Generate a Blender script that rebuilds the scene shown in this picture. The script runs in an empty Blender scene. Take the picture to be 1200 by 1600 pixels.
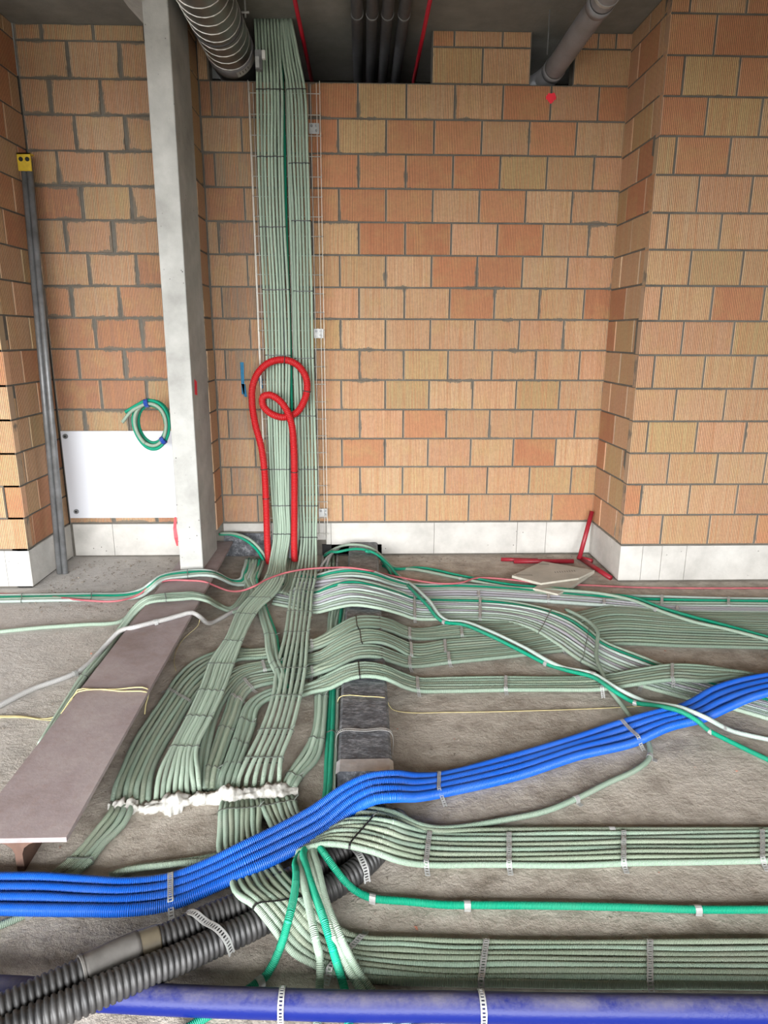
import bpy, bmesh, math, random
import numpy as np
from mathutils import Vector, Matrix
rnd = random.Random(7)
C = bpy.context.scene.collection
SC = bpy.context.scene

# ------------------------------------------------------------------ camera
WALL_Y = 4.725          # plane of the back wall, metres in front of the camera
CAM = np.array([0.0, 0.0, 1.538])
PITCH, YAW, ROLL, FPX = 0.2516, 0.0308, 0.0035, 1067.0
_cy, _sy = math.cos(YAW), math.sin(YAW)
FWD = np.array([_sy*math.cos(PITCH), _cy*math.cos(PITCH), -math.sin(PITCH)])
_r0 = np.array([_cy, -_sy, 0.0]); _u0 = np.cross(_r0, FWD)
RGT = _r0*math.cos(ROLL) + _u0*math.sin(ROLL)
UPV = -_r0*math.sin(ROLL) + _u0*math.cos(ROLL)
cam_d = bpy.data.cameras.new('camera'); cam = bpy.data.objects.new('camera', cam_d); C.objects.link(cam)
M4 = Matrix.Identity(4)
for i in range(3):
    M4[i][0], M4[i][1], M4[i][2], M4[i][3] = RGT[i], UPV[i], -FWD[i], CAM[i]
cam.matrix_world = M4
cam_d.sensor_fit = 'VERTICAL'; cam_d.sensor_height = 36.0; cam_d.lens = 36.0*FPX/1600.0
cam_d.clip_start = 0.05; cam_d.clip_end = 200
SC.camera = cam

def ray(x, y): return FWD + RGT*(x-600)/FPX - UPV*(y-800)/FPX
def fl(x, y, z=0.0):                 # survey helper: point at height z seen at a photo pixel
    d = ray(x, y); return CAM + d*(z-CAM[2])/d[2]
def wl(x, y, Y=WALL_Y):              # survey helper: point on the vertical plane at distance Y
    d = ray(x, y); return CAM + d*Y/d[1]

# ------------------------------------------------------------------ world, light, exposure
SC.view_settings.view_transform = 'Standard'; SC.view_settings.look = 'None'
SC.view_settings.gamma = 1.0; SC.view_settings.use_curve_mapping = False
SC.view_settings.exposure = 0.0
W = bpy.data.worlds.new('overcast_sky'); SC.world = W; W.use_nodes = True
nt = W.node_tree; nt.nodes.clear()
wo = nt.nodes.new('ShaderNodeOutputWorld'); bg = nt.nodes.new('ShaderNodeBackground')
tc = nt.nodes.new('ShaderNodeTexCoord'); sx = nt.nodes.new('ShaderNodeSeparateXYZ'); rp = nt.nodes.new('ShaderNodeValToRGB')
rp.color_ramp.elements[0].position = 0.0; rp.color_ramp.elements[0].color = (0.94, 0.96, 0.98, 1)
rp.color_ramp.elements[1].position = 0.7; rp.color_ramp.elements[1].color = (0.99, 0.985, 0.97, 1)
nt.links.new(tc.outputs['Generated'], sx.inputs[0]); nt.links.new(sx.outputs['Z'], rp.inputs[0])
nt.links.new(rp.outputs[0], bg.inputs['Color']); bg.inputs['Strength'].default_value = 21.5
nt.links.new(bg.outputs[0], wo.inputs[0])

FACADE_Y, X_LEFT, X_RIGHT, CEIL = -2.1, -6.5, 6.0, 3.34
OPEN_L, OPEN_R = -6.3, 2.4
ld = bpy.data.lights.new('facade_daylight_portal', 'AREA'); ld.shape = 'RECTANGLE'
ld.size = OPEN_R-OPEN_L; ld.size_y = 3.3; ld.cycles.is_portal = True
lo = bpy.data.objects.new('facade_daylight_portal', ld); C.objects.link(lo)
lo.location = ((OPEN_L+OPEN_R)/2, FACADE_Y, 1.67); lo.rotation_euler = (math.radians(90), 0, 0)

# ------------------------------------------------------------------ helpers
def link(o, parent=None):
    C.objects.link(o)
    if parent is not None: o.parent = parent
    return o
def tag(o, label=None, cat=None, group=None, kind=None):
    if label: o['label'] = label
    if cat: o['category'] = cat
    if group: o['group'] = group
    if kind: o['kind'] = kind
    return o
def empty(name, loc, label, cat, group=None):
    o = bpy.data.objects.new(name, None); o.location = loc; o.empty_display_size = .05
    link(o); return tag(o, label, cat, group)
def mesh_obj(name, verts, faces, mat, parent=None, smooth=False, attr=None):
    me = bpy.data.meshes.new(name); me.from_pydata([tuple(map(float, v)) for v in verts], [], faces)
    if smooth: me.polygons.foreach_set('use_smooth', [True]*len(me.polygons))
    if attr is not None:
        a = me.attributes.new('len', 'FLOAT', 'POINT'); a.data.foreach_set('value', np.asarray(attr, np.float32))
    me.update()
    o = bpy.data.objects.new(name, me)
    if mat: me.materials.append(mat)
    link(o)
    if parent is not None:
        o.parent = parent; o.matrix_parent_inverse = Matrix.Translation(-Vector(parent.location)) if parent.type == 'EMPTY' and parent.rotation_euler[2] == 0 else parent.matrix_world.inverted()
    return o
class Geo:
    def __init__(s): s.v = []; s.f = []
    def add(s, v, f):
        b = len(s.v); s.v += [tuple(map(float, p)) for p in v]; s.f += [tuple(i+b for i in q) for q in f]
    def box(s, a, b):
        x0, y0, z0 = a; x1, y1, z1 = b
        s.add([(x0,y0,z0),(x1,y0,z0),(x1,y1,z0),(x0,y1,z0),(x0,y0,z1),(x1,y0,z1),(x1,y1,z1),(x0,y1,z1)],
              [(3,2,1,0),(4,5,6,7),(0,1,5,4),(1,2,6,5),(2,3,7,6),(3,0,4,7)])
    def tube(s, pts, r, k=8, cap=True):
        v, f, _ = tube_geo(pts, r, k, cap); s.add(v, f)
    def prism(s, poly, z0, z1):
        n = len(poly)
        s.add([(p[0], p[1], z0) for p in poly]+[(p[0], p[1], z1) for p in poly],
              [tuple(range(n-1, -1, -1)), tuple(range(n, 2*n))]+[(i, (i+1) % n, (i+1) % n+n, i+n) for i in range(n)])
    def build(s, name, mat, parent=None, smooth=False): return mesh_obj(name, s.v, s.f, mat, parent, smooth)

def tube_geo(pts, r, k=8, cap=True):
    P = np.asarray(pts, float); n = len(P)
    R = np.full(n, r) if np.isscalar(r) else np.asarray(r, float)
    T = np.gradient(P, axis=0); T /= np.linalg.norm(T, axis=1)[:, None]+1e-12
    ref = np.array([0, 0, 1.0]) if abs(T[0][2]) < .9 else np.array([0, 1.0, 0])
    N = np.cross(T[0], ref); N /= np.linalg.norm(N)
    L = np.concatenate([[0], np.cumsum(np.linalg.norm(np.diff(P, axis=0), axis=1))])
    ang = np.linspace(0, 2*np.pi, k, endpoint=False)
    V = []; A = []
    for i in range(n):
        N = N - T[i]*np.dot(N, T[i]); N /= np.linalg.norm(N)+1e-12
        B = np.cross(T[i], N)
        V.append(P[i] + R[i]*(np.cos(ang)[:, None]*N + np.sin(ang)[:, None]*B)); A += [L[i]]*k
    V = np.concatenate(V)
    F = [(i*k+j, i*k+(j+1) % k, (i+1)*k+(j+1) % k, (i+1)*k+j) for i in range(n-1) for j in range(k)]
    if cap: F += [tuple(range(k-1, -1, -1)), tuple((n-1)*k+j for j in range(k))]
    return V.tolist(), F, A

def spline(pts, step=0.025):
    """centripetal-ish Catmull-Rom; returns resampled points and their station parameter"""
    P = np.asarray(pts, float); n = len(P)
    Q = np.vstack([2*P[0]-P[1], P, 2*P[-1]-P[-2]])
    out = []; prm = []
    for i in range(n-1):
        p0, p1, p2, p3 = Q[i:i+4]; d = np.linalg.norm(p2-p1); m = max(2, int(d/step))
        d0 = np.linalg.norm(p1-p0); d2 = np.linalg.norm(p3-p2)
        # scaled tangents keep uneven spacing from overshooting
        m1 = ((p1-p0)/max(d0, 1e-6)*d + (p2-p1))/2; m2 = ((p2-p1) + (p3-p2)/max(d2, 1e-6)*d)/2
        for j in range(m):
            t = j/m; a = 2*t**3-3*t**2+1; b = t**3-2*t**2+t; c = -2*t**3+3*t**2; e = t**3-t**2
            out.append(a*p1+b*m1+c*p2+e*m2); prm.append(i+t)
    out.append(P[-1]); prm.append(n-1)
    return np.array(out), np.array(prm)

# ------------------------------------------------------------------ materials
def newmat(name):
    m = bpy.data.materials.new(name); m.use_nodes = True
    t = m.node_tree; return m, t, t.nodes['Principled BSDF']
def N(t, kind, **kw):
    n = t.nodes.new(kind)
    for k, v in kw.items(): setattr(n, k, v)
    return n
def noise(t, scale, detail=4, rough=.6, vec=None):
    n = N(t, 'ShaderNodeTexNoise'); n.inputs['Scale'].default_value = scale; n.inputs['Detail'].default_value = detail
    n.inputs['Roughness'].default_value = rough
    if vec: t.links.new(vec, n.inputs['Vector'])
    return n.outputs['Fac']
def ramp(t, fac, stops):
    r = N(t, 'ShaderNodeValToRGB'); e = r.color_ramp.elements
    while len(e) < len(stops): e.new(.5)
    for i, (p, c) in enumerate(stops):
        e[i].position = p; e[i].color = (c, c, c, 1) if not hasattr(c, '__len__') else (*c, 1)
    t.links.new(fac, r.inputs[0]); return r.outputs[0]
def mixc(t, fac, a, b, mode='MIX'):
    m = N(t, 'ShaderNodeMix', data_type='RGBA', blend_type=mode)
    for s, v in ((m.inputs[0], fac), (m.inputs[6], a), (m.inputs[7], b)):
        if hasattr(v, 'is_linked') or hasattr(v, 'links'): t.links.new(v, s)
        elif hasattr(v, '__len__'): s.default_value = (*v, 1)
        else: s.default_value = v
    return m.outputs[2]
def math_(t, op, a, b=None, c=None):
    m = N(t, 'ShaderNodeMath', operation=op)
    for i, v in enumerate((a, b, c)):
        if v is None: continue
        if hasattr(v, 'links'): t.links.new(v, m.inputs[i])
        else: m.inputs[i].default_value = v
    return m.outputs[0]
def bump(t, bsdf, h, strength=.3, dist=.01):
    b = N(t, 'ShaderNodeBump'); b.inputs['Strength'].default_value = strength; b.inputs['Distance'].default_value = dist
    t.links.new(h, b.inputs['Height']); t.links.new(b.outputs[0], bsdf.inputs['Normal'])
def coord(t, out='Object'): return N(t, 'ShaderNodeTexCoord').outputs[out]
def world_pos(t): return N(t, 'ShaderNodeNewGeometry').outputs['Position']
def simple(name, col, rough=.5, metal=0., var=.12, scale=30, bstr=.0, spec=None, col2=None):
    m, t, b = newmat(name); v = world_pos(t)
    n = noise(t, scale, 5, .6, v)
    c2 = col2 or tuple(x*(1-var*2) for x in col)
    t.links.new(ramp(t, n, [(.3, c2), (.7, col)]), b.inputs['Base Color'])
    b.inputs['Roughness'].default_value = rough; b.inputs['Metallic'].default_value = metal
    if spec is not None: b.inputs['Specular IOR Level'].default_value = spec
    if bstr: bump(t, b, n, bstr)
    return m

def conduit_mat(name, col, dust=(.40, .38, .33), dustamt=.35, rough=.5, pitch=.0042, vr=.16, bstr=.8):
    m, t, b = newmat(name)
    at = N(t, 'ShaderNodeAttribute', attribute_name='len').outputs['Fac']
    w = math_(t, 'SINE', math_(t, 'MULTIPLY', at, 2*math.pi/pitch))
    oi = N(t, 'ShaderNodeObjectInfo').outputs['Random']
    pos = world_pos(t)
    n = noise(t, 7, 5, .65, pos)
    c1 = mixc(t, oi, tuple(x*(1-vr) for x in col), tuple(min(1, x*(1+vr)) for x in col))
    c2 = mixc(t, math_(t, 'MULTIPLY', ramp(t, n, [(.42, 0.), (.75, 1.)]), dustamt), c1, dust)
    groove_shade = math_(t, 'MULTIPLY_ADD', w, .20, .85)  # shade of the corrugation grooves painted into the base colour
    g = N(t, 'ShaderNodeCombineColor'); [t.links.new(groove_shade, g.inputs[i]) for i in range(3)]
    c3 = mixc(t, 1.0, c2, g.outputs[0], 'MULTIPLY')
    t.links.new(c3, b.inputs['Base Color']); b.inputs['Roughness'].default_value = rough; b.inputs['Specular IOR Level'].default_value = .38
    bump(t, b, w, bstr, .0012)
    return m
M = {}
M['sage'] = conduit_mat('sage_conduit_plastic', (.30, .41, .315))
M['olive'] = conduit_mat('dusty_sage_conduit_plastic', (.285, .35, .255), dustamt=.35)
M['pale'] = conduit_mat('pale_mint_conduit_plastic', (.43, .55, .435), dustamt=.12)
M['white'] = conduit_mat('chalky_mint_conduit_plastic', (.60, .71, .65), dustamt=.1)
M['lilac'] = conduit_mat('lilac_grey_conduit_plastic', (.52, .51, .56), dustamt=.2)
M['grey'] = conduit_mat('light_grey_conduit_plastic', (.45, .44, .43), dustamt=.3)
M['green'] = conduit_mat('emerald_conduit_plastic', (.0, .33, .19), dustamt=.08)
M['blue'] = conduit_mat('bright_blue_conduit_plastic', (.006, .115, .62), dust=(.12, .25, .55), dustamt=.2, pitch=.0055, vr=.06, rough=.42)
M['red'] = conduit_mat('red_conduit_plastic', (.48, .008, .012), dustamt=.03, pitch=.011, vr=.03, bstr=1.0)
M['black_pipe'] = simple('dusty_black_corrugated_plastic', (.045, .043, .042), .5, col2=(.016, .016, .017), scale=18)
M['sleeve'] = simple('dusty_grey_sleeve_plastic', (.16, .15, .14), .55, col2=(.07, .065, .06), scale=14)
M['tape_brown'] = simple('brown_packing_tape', (.12, .10, .07), .35)
M['tie'] = simple('black_nylon', (.012, .012, .012), .45)
M['tie_grey'] = simple('grey_nylon', (.13, .15, .13), .5)
M['steel'] = simple('galvanised_steel', (.42, .42, .41), .45, .35, scale=60)
M['steel_dull'] = simple('dull_galvanised_steel', (.25, .255, .26), .45, .35, scale=12, col2=(.14, .14, .14))
M['duct'] = simple('spiral_duct_zinc', (.34, .34, .33), .35, .9, scale=6, col2=(.20, .20, .19))
M['seam'] = simple('bright_folded_zinc', (.75, .75, .73), .4, .8)
M['wire'] = simple('bright_zinc_wire', (.72, .70, .64), .4, .5)
M['yellow'] = simple('yellow_paint', (.62, .42, .02), .5)
M['cord'] = simple('pale_yellow_cord', (.52, .44, .22), .8)
M['dark'] = simple('black_hole', (.01, .01, .01), .8)
M['white_board'] = simple('white_melamine', (.62, .63, .67), .4, var=.02, scale=3)
M['bluetape'] = simple('blue_tape', (.01, .05, .30), .4)
M['blue_mark'] = simple('blue_spray', (.02, .16, .30), .8)
M['red_mark'] = simple('fluorescent_red_spray', (.95, .03, .06), .7, var=.05)
M['pink'] = simple('pink_flagging_tape', (.9, .08, .10), .6)
M['redcable'] = simple('dusty_red_cable', (.50, .15, .16), .6, scale=9, col2=(.32, .07, .09))
M['darkred'] = simple('crimson_tube_plastic', (.30, .012, .025), .45)
M['label'] = simple('white_paper_label', (.6, .6, .57), .6)
M['foam'] = simple('dusty_polyurethane_foam', (.60, .59, .55), .9, scale=40, col2=(.33, .315, .285), bstr=.4)
M['void_shade'] = simple('painted_void_shade', (.02, .019, .018), .95)  # black painted in for the darkness of the void above the wall
M['rubble'] = simple('rubble_dust', (.26, .22, .18), .95, scale=30)
M['brickchip'] = simple('brick_crumbs', (.40, .17, .11), .95)
M['grey_pipe'] = simple('grey_drain_plastic', (.23, .23, .25), .45, scale=8, col2=(.17, .165, .17))
M['dark_pipe'] = simple('dark_insulated_pipe', (.07, .07, .075), .6)
M['dark_red_pipe'] = simple('red_painted_pipe', (.40, .005, .02), .5)
M['navy'] = None
def mk_navy():
    m, t, b = newmat('dusty_navy_enamel'); pos = world_pos(t)
    nz = N(t, 'ShaderNodeSeparateXYZ'); g = N(t, 'ShaderNodeNewGeometry'); t.links.new(g.outputs['Normal'], nz.inputs[0])
    n = noise(t, 9, 6, .7, pos); n2 = noise(t, 120, 3, .6, pos)
    up = ramp(t, nz.outputs['Z'], [(.55, 0.), (.97, .8)])
    d = math_(t, 'MULTIPLY', up, ramp(t, math_(t, 'ADD', n, math_(t, 'MULTIPLY', n2, .25)), [(.45, .1), (.8, .75)]))
    t.links.new(mixc(t, d, (.004, .010, .105), (.17, .155, .155)), b.inputs['Base Color'])
    t.links.new(ramp(t, d, [(0., .35), (.5, .9)]), b.inputs['Roughness']); b.inputs['Specular IOR Level'].default_value = .2; bump(t, b, n2, .08)
    return m
M['navy'] = mk_navy()
def mk_concrete(name, c1, c2, c3, rough=.9, pores=True, s=1.0):
    m, t, b = newmat(name); pos = world_pos(t)
    n = noise(t, 2.2*s, 8, .62, pos); f = noise(t, 45*s, 6, .7, pos); g = noise(t, 9*s, 5, .6, pos)
    base = ramp(t, n, [(.32, c1), (.52, c2), (.72, c3)])
    base = mixc(t, .35, base, ramp(t, g, [(.3, tuple(x*.65 for x in c2)), (.7, tuple(min(1, x*1.25) for x in c2))]))
    h = f
    if pores:
        v = N(t, 'ShaderNodeTexVoronoi'); v.inputs['Scale'].default_value = 28*s; t.links.new(pos, v.inputs['Vector'])
        pit = math_(t, 'MULTIPLY', ramp(t, v.outputs['Distance'], [(.07, 1.), (.13, 0.)]), ramp(t, noise(t, 6*s, 2, .5, pos), [(.52, 0.), (.6, 1.)]))
        base = mixc(t, pit, base, tuple(x*.35 for x in c1)); h = math_(t, 'SUBTRACT', f, pit)
    t.links.new(base, b.inputs['Base Color']); b.inputs['Roughness'].default_value = rough
    bump(t, b, h, .35, .006); return m
M['column'] = mk_concrete('board_cast_concrete', (.27, .265, .245), (.42, .415, .39), (.56, .555, .53))
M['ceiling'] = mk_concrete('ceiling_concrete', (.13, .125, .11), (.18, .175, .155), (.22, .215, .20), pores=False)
M['mortar'] = mk_concrete('grey_mortar', (.09, .08, .066), (.125, .113, .094), (.16, .146, .124), pores=False, s=3)
M['aac'] = mk_concrete('cellular_block', (.38, .36, .33), (.51, .49, .455), (.60, .585, .55), s=.9)
M['aac_dirty'] = mk_concrete('stained_cellular_block', (.34, .32, .29), (.44, .42, .39), (.52, .50, .47), s=1.2)
M['cement_board'] = mk_concrete('cement_board', (.38, .355, .305), (.44, .415, .36), (.50, .475, .42), pores=False)
M['board_edge'] = simple('board_edge_white', (.50, .47, .39), .9)
def mk_floor():
    m, t, b = newmat('dusty_screed'); pos = world_pos(t)
    n = noise(t, 1.1, 8, .6, pos); g = noise(t, 8, 7, .7, pos); f = noise(t, 70, 5, .75, pos); q = noise(t, 24, 6, .65, pos)
    base = ramp(t, n, [(.36, (.28, .235, .19)), (.5, (.42, .37, .31)), (.63, (.56, .50, .435))])
    base = mixc(t, .6, base, ramp(t, g, [(.34, (.17, .14, .11)), (.5, (.39, .345, .295)), (.68, (.57, .52, .46))]))
    base = mixc(t, math_(t, 'MULTIPLY', ramp(t, q, [(.58, 0.), (.72, 1.)]), .4), base, (.16, .14, .12))
    sp = N(t, 'ShaderNodeSeparateXYZ'); t.links.new(pos, sp.inputs[0])
    side = N(t, 'ShaderNodeMapRange'); side.inputs[1].default_value = -1.6; side.inputs[2].default_value = -.7
    t.links.new(math_(t, 'ADD', sp.outputs['X'], math_(t, 'MULTIPLY', n, .4)), side.inputs[0])
    base = mixc(t, side.outputs[0], mixc(t, .6, base, (.58, .57, .56)), base)
    t.links.new(base, b.inputs['Base Color']); b.inputs['Roughness'].default_value = .95
    bump(t, b, math_(t, 'ADD', math_(t, 'MULTIPLY', f, .5), math_(t, 'ADD', g, math_(t, 'MULTIPLY', q, .8))), .65, .02); return m
M['floor'] = mk_floor()
def mk_rust():
    m, t, b = newmat('primed_rusty_steel'); pos = world_pos(t)
    n = noise(t, 3, 8, .65, pos); f = noise(t, 40, 5, .7, pos)
    c = ramp(t, n, [(.3, (.20, .15, .14)), (.5, (.29, .235, .235)), (.7, (.37, .32, .31))])
    c = mixc(t, math_(t, 'MULTIPLY', ramp(t, f, [(.5, 0.), (.8, 1.)]), .35), c, (.23, .13, .09))
    t.links.new(c, b.inputs['Base Color']); b.inputs['Roughness'].default_value = .7; bump(t, b, f, .12); return m
M['beam'] = mk_rust()
M['beam_web'] = simple('brown_rusty_web', (.16, .085, .06), .85, scale=14, col2=(.07, .04, .03))
def mk_membrane():
    m, t, b = newmat('scuffed_black_foil'); pos = world_pos(t)
    mp = N(t, 'ShaderNodeMapping'); mp.inputs['Scale'].default_value = (1, 2.2, 1); mp.inputs['Rotation'].default_value = (0, 0, .5); t.links.new(pos, mp.inputs['Vector'])
    n = noise(t, 26, 9, .82, mp.outputs[0]); f = noise(t, 9, 6, .7, pos)
    c = ramp(t, n, [(.38, (.028, .03, .035)), (.50, (.075, .08, .092)), (.62, (.24, .245, .26))])
    t.links.new(c, b.inputs['Base Color']); b.inputs['Roughness'].default_value = .5; bump(t, b, f, .5, .01); return m
M['foil'] = mk_membrane()
M['foil_tape'] = simple('aluminium_tape', (.55, .55, .57), .35, .6, bstr=.3)
def mk_brick():
    m, t, b = newmat('fluted_clay_block')
    ob = coord(t, 'Object'); gen = coord(t, 'Generated')
    oi = N(t, 'ShaderNodeObjectInfo')
    so = N(t, 'ShaderNodeSeparateXYZ'); t.links.new(ob, so.inputs[0])
    sg = N(t, 'ShaderNodeSeparateXYZ'); t.links.new(gen, sg.inputs[0])
    pos = world_pos(t)
    w = math_(t, 'SINE', math_(t, 'MULTIPLY', so.outputs['X'], 2*math.pi/.0104))
    # long vertical streaks, different on every block
    mp = N(t, 'ShaderNodeMapping'); mp.inputs['Scale'].default_value = (75, 75, 1.6); t.links.new(pos, mp.inputs['Vector'])
    st = noise(t, 1.0, 4, .7, mp.outputs[0])
    n = noise(t, 7, 5, .6, pos); fine = noise(t, 60, 4, .7, pos)
    base = mixc(t, ramp(t, st, [(.42, 0.), (.66, .72)]), oi.outputs['Color'], (.54, .25, .12))
    base = mixc(t, ramp(t, n, [(.48, 0.), (.75, .4)]), base, (.56, .40, .17))
    base = mixc(t, ramp(t, fine, [(.35, .25), (.6, 0.)]), base, (.25, .14, .08))
    rib_shade = math_(t, 'MULTIPLY_ADD', ramp(t, w, [(.0, 0.), (.5, 1.)]), .62, .52)  # shade between the ribs painted into the clay colour
    gc = N(t, 'ShaderNodeCombineColor'); [t.links.new(rib_shade, gc.inputs[i]) for i in range(3)]
    base = mixc(t, 1.0, base, gc.outputs[0], 'MULTIPLY')
    # grey mortar smeared over the arrises
    ex = math_(t, 'MULTIPLY', math_(t, 'MINIMUM', sg.outputs['X'], math_(t, 'SUBTRACT', 1.0, sg.outputs['X'])), 1.4)
    ez = math_(t, 'MINIMUM', sg.outputs['Z'], math_(t, 'SUBTRACT', 1.0, sg.outputs['Z']))
    e = math_(t, 'MINIMUM', ex, ez)
    mp2 = N(t, 'ShaderNodeMapping'); mp2.inputs['Scale'].default_value = (60, 60, 9); t.links.new(pos, mp2.inputs['Vector'])
    sm = math_(t, 'ADD', math_(t, 'MULTIPLY', noise(t, 4.5, 4, .65, pos), .75), math_(t, 'MULTIPLY', noise(t, 1., 3, .6, mp2.outputs[0]), .25))
    k = math_(t, 'SUBTRACT', math_(t, 'ADD', sm, math_(t, 'MULTIPLY', oi.outputs['Alpha'], .32)), math_(t, 'MULTIPLY', e, 1.9))
    base = mixc(t, ramp(t, ex, [(.012, .3), (.035, 0.)]), base, (.64, .50, .36))  # left and right edges lightened as a painted highlight
    smear = ramp(t, k, [(.60, 0.), (.66, .85)])
    base = mixc(t, smear, base, (.14, .125, .10))
    t.links.new(base, b.inputs['Base Color']); b.inputs['Roughness'].default_value = .88
    bump(t, b, math_(t, 'ADD', w, math_(t, 'MULTIPLY', fine, .3)), .55, .0022)
    return m
M['brick'] = mk_brick()

# ------------------------------------------------------------------ large structure
def structure(name, geo, mat):
    o = geo.build(name, mat); return tag(o, kind='structure')
g = Geo(); g.box((X_LEFT, FACADE_Y, -.25), (X_RIGHT, 9.0, 0)); structure('floor', g, M['floor'])
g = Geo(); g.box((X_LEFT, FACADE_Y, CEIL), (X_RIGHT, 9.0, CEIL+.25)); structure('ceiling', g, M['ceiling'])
g = Geo(); g.box((X_LEFT-.25, FACADE_Y, 0), (X_LEFT, WALL_Y, CEIL)); structure('wall_far_left', g, M['mortar'])
g = Geo(); g.box((X_RIGHT, FACADE_Y, 0), (X_RIGHT+.25, 9.0, CEIL)); structure('wall_far_right', g, M['mortar'])
g = Geo(); g.box((OPEN_R, FACADE_Y-.2, 0), (X_RIGHT, FACADE_Y, CEIL)); structure('wall_front', g, M['mortar'])
g = Geo(); g.box((X_LEFT, 5.6, 0), (X_RIGHT, 5.75, CEIL)); structure('wall_far_back', g, M['void_shade'])  # closes the void, coloured black so that it reads as unlit
g = Geo(); g.box((OPEN_L, FACADE_Y-.2, 2.55), (OPEN_R, FACADE_Y, CEIL)); structure('added_lintel_1', g, M['ceiling'])  # unseen lintel added to keep daylight off the upper walls
g = Geo(); g.box((-40, -40, -.6), (40, FACADE_Y-.001, -.3)); structure('ground_outside', g, simple('dim_bounce_ground', (.11, .105, .095), .95, scale=4))  # unseen ground, coloured dark to weaken the light bounced indoors

TAN = [(.65, .41, .24), (.63, .385, .22), (.66, .435, .255), (.61, .395, .215), (.64, .365, .215)]
RED = [(.56, .24, .12), (.53, .215, .105), (.59, .275, .14)]
OLI = [(.56, .385, .185), (.57, .395, .20)]
_bm = {}
def brick_mesh(w, h):
    key = (round(w, 3), round(h, 3))
    if key not in _bm:
        c = .0025; d = .06
        v = [(c,0,c),(w-c,0,c),(w-c,0,h-c),(c,0,h-c),(0,c,0),(w,c,0),(w,c,h),(0,c,h),(0,d,0),(w,d,0),(w,d,h),(0,d,h)]
        f = [(0,1,2,3),(0,4,5,1),(1,5,6,2),(2,6,7,3),(3,7,4,0),(4,8,9,5),(5,9,10,6),(6,10,11,7),(7,11,8,4)]
        me = bpy.data.meshes.new('brick'); me.from_pydata(v, [], f); me.materials.append(M['brick']); me.update(); _bm[key] = me
    return _bm[key]
def wall_frame(o):  # local: x along wall, y into wall, z up
    return o
def lay(wall, spans, joint=.012, tint=None, wash=None, smear=0., red=.2, h=None):
    """spans: list of (x0, x1, z0, z1) cells in the wall's own frame; one brick in each cell"""
    for x0, x1, z0, z1 in spans:
        w = x1-x0-joint; hh = z1-z0-.011
        if w < .025: continue
        b = bpy.data.objects.new('brick', brick_mesh(w, hh)); link(b, wall)
        b.location = (x0+joint/2, rnd.uniform(-.0025, .0025), z0+.0055)
        b.rotation_euler = (rnd.uniform(-.006, .006), 0, rnd.uniform(-.004, .004))
        rr = rnd.random(); zc = z0
        pr = red(zc) if callable(red) else red
        pal = RED if rr < pr else (OLI if rr > .86 else TAN)
        c = rnd.choice(pal); s = rnd.uniform(.84, 1.02)
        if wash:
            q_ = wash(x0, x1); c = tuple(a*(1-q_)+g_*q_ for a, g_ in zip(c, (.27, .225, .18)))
        b.color = (c[0]*s, c[1]*s, c[2]*s, (smear(zc) if callable(smear) else smear)*rnd.uniform(.4, 1.3))
def courses(z0, pitch, ztop):
    k = 0; out = []
    while z0+k*pitch < ztop-.03:
        out.append((k, z0+k*pitch, min(z0+(k+1)*pitch, ztop))); k += 1
    return out
def row(xa, xb, off, pitch):
    xs = [xa]; n = math.ceil((xa+.035-off)/pitch); x = off+n*pitch
    while x < xb-.035: xs.append(x); x += pitch
    return list(zip(xs, xs[1:]+[xb]))
def wall_obj(name, origin, ang, boxes):
    g = Geo()
    for b in boxes: g.box((b[0], .006, b[2]), (b[1], .10, b[3]))
    me = bpy.data.meshes.new(name); me.from_pydata(g.v, [], g.f); me.materials.append(M['mortar']); me.update()
    o = bpy.data.objects.new(name, me); o.location = origin; o.rotation_euler = (0, 0, ang); link(o)
    return tag(o, kind='structure')
XR, XL, XC = 1.662, -2.08, -1.0     # niche right corner, left corner, column side
YPR, YPL = 4.135, 4.105             # front planes of the right and left piers
TOP = 3.05
# back wall
wb = wall_obj('wall_back', (0, WALL_Y, 0), 0, [(XL, XR+.06, 0, TOP), (XL, XC-.02, TOP, CEIL), (XC, -.93, TOP, CEIL), (.431, 1.04, TOP, CEIL), (1.308, XR+.06, TOP, CEIL)])
redw = lambda z: .04 if z < 1.3 else (.18 if z < 1.9 else .42)
for k, z0, z1 in courses(.25, .2, TOP):
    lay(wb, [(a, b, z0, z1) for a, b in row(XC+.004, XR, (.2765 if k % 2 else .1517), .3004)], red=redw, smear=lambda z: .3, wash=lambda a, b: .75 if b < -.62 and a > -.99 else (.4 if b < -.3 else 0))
lay(wb, [(.431, .742, TOP, 3.25), (.742, 1.04, TOP, 3.25), (.431, .565, 3.25, CEIL), (.565, .86, 3.25, CEIL), (.86, 1.04, 3.25, CEIL),
         (1.308, XR, TOP, 3.25), (1.308, 1.45, 3.25, CEIL), (1.45, 1.56, 3.25, CEIL), (1.56, XR, 3.25, CEIL), (XC, -.935, TOP, CEIL)], red=.1, smear=.2)
for k, z0, z1 in courses(.25, .2, CEIL):
    off = -1.77 if k % 2 == 0 else -1.9
    if k == 15: off = -1.913
    lay(wb, [(a, b, z0, z1) for a, b in row(XL, XC-.10, off, .306)], joint=.020, smear=.6, red=lambda z: .45 if z < 1.9 else .1, wash=lambda a, b: .35)
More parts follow.
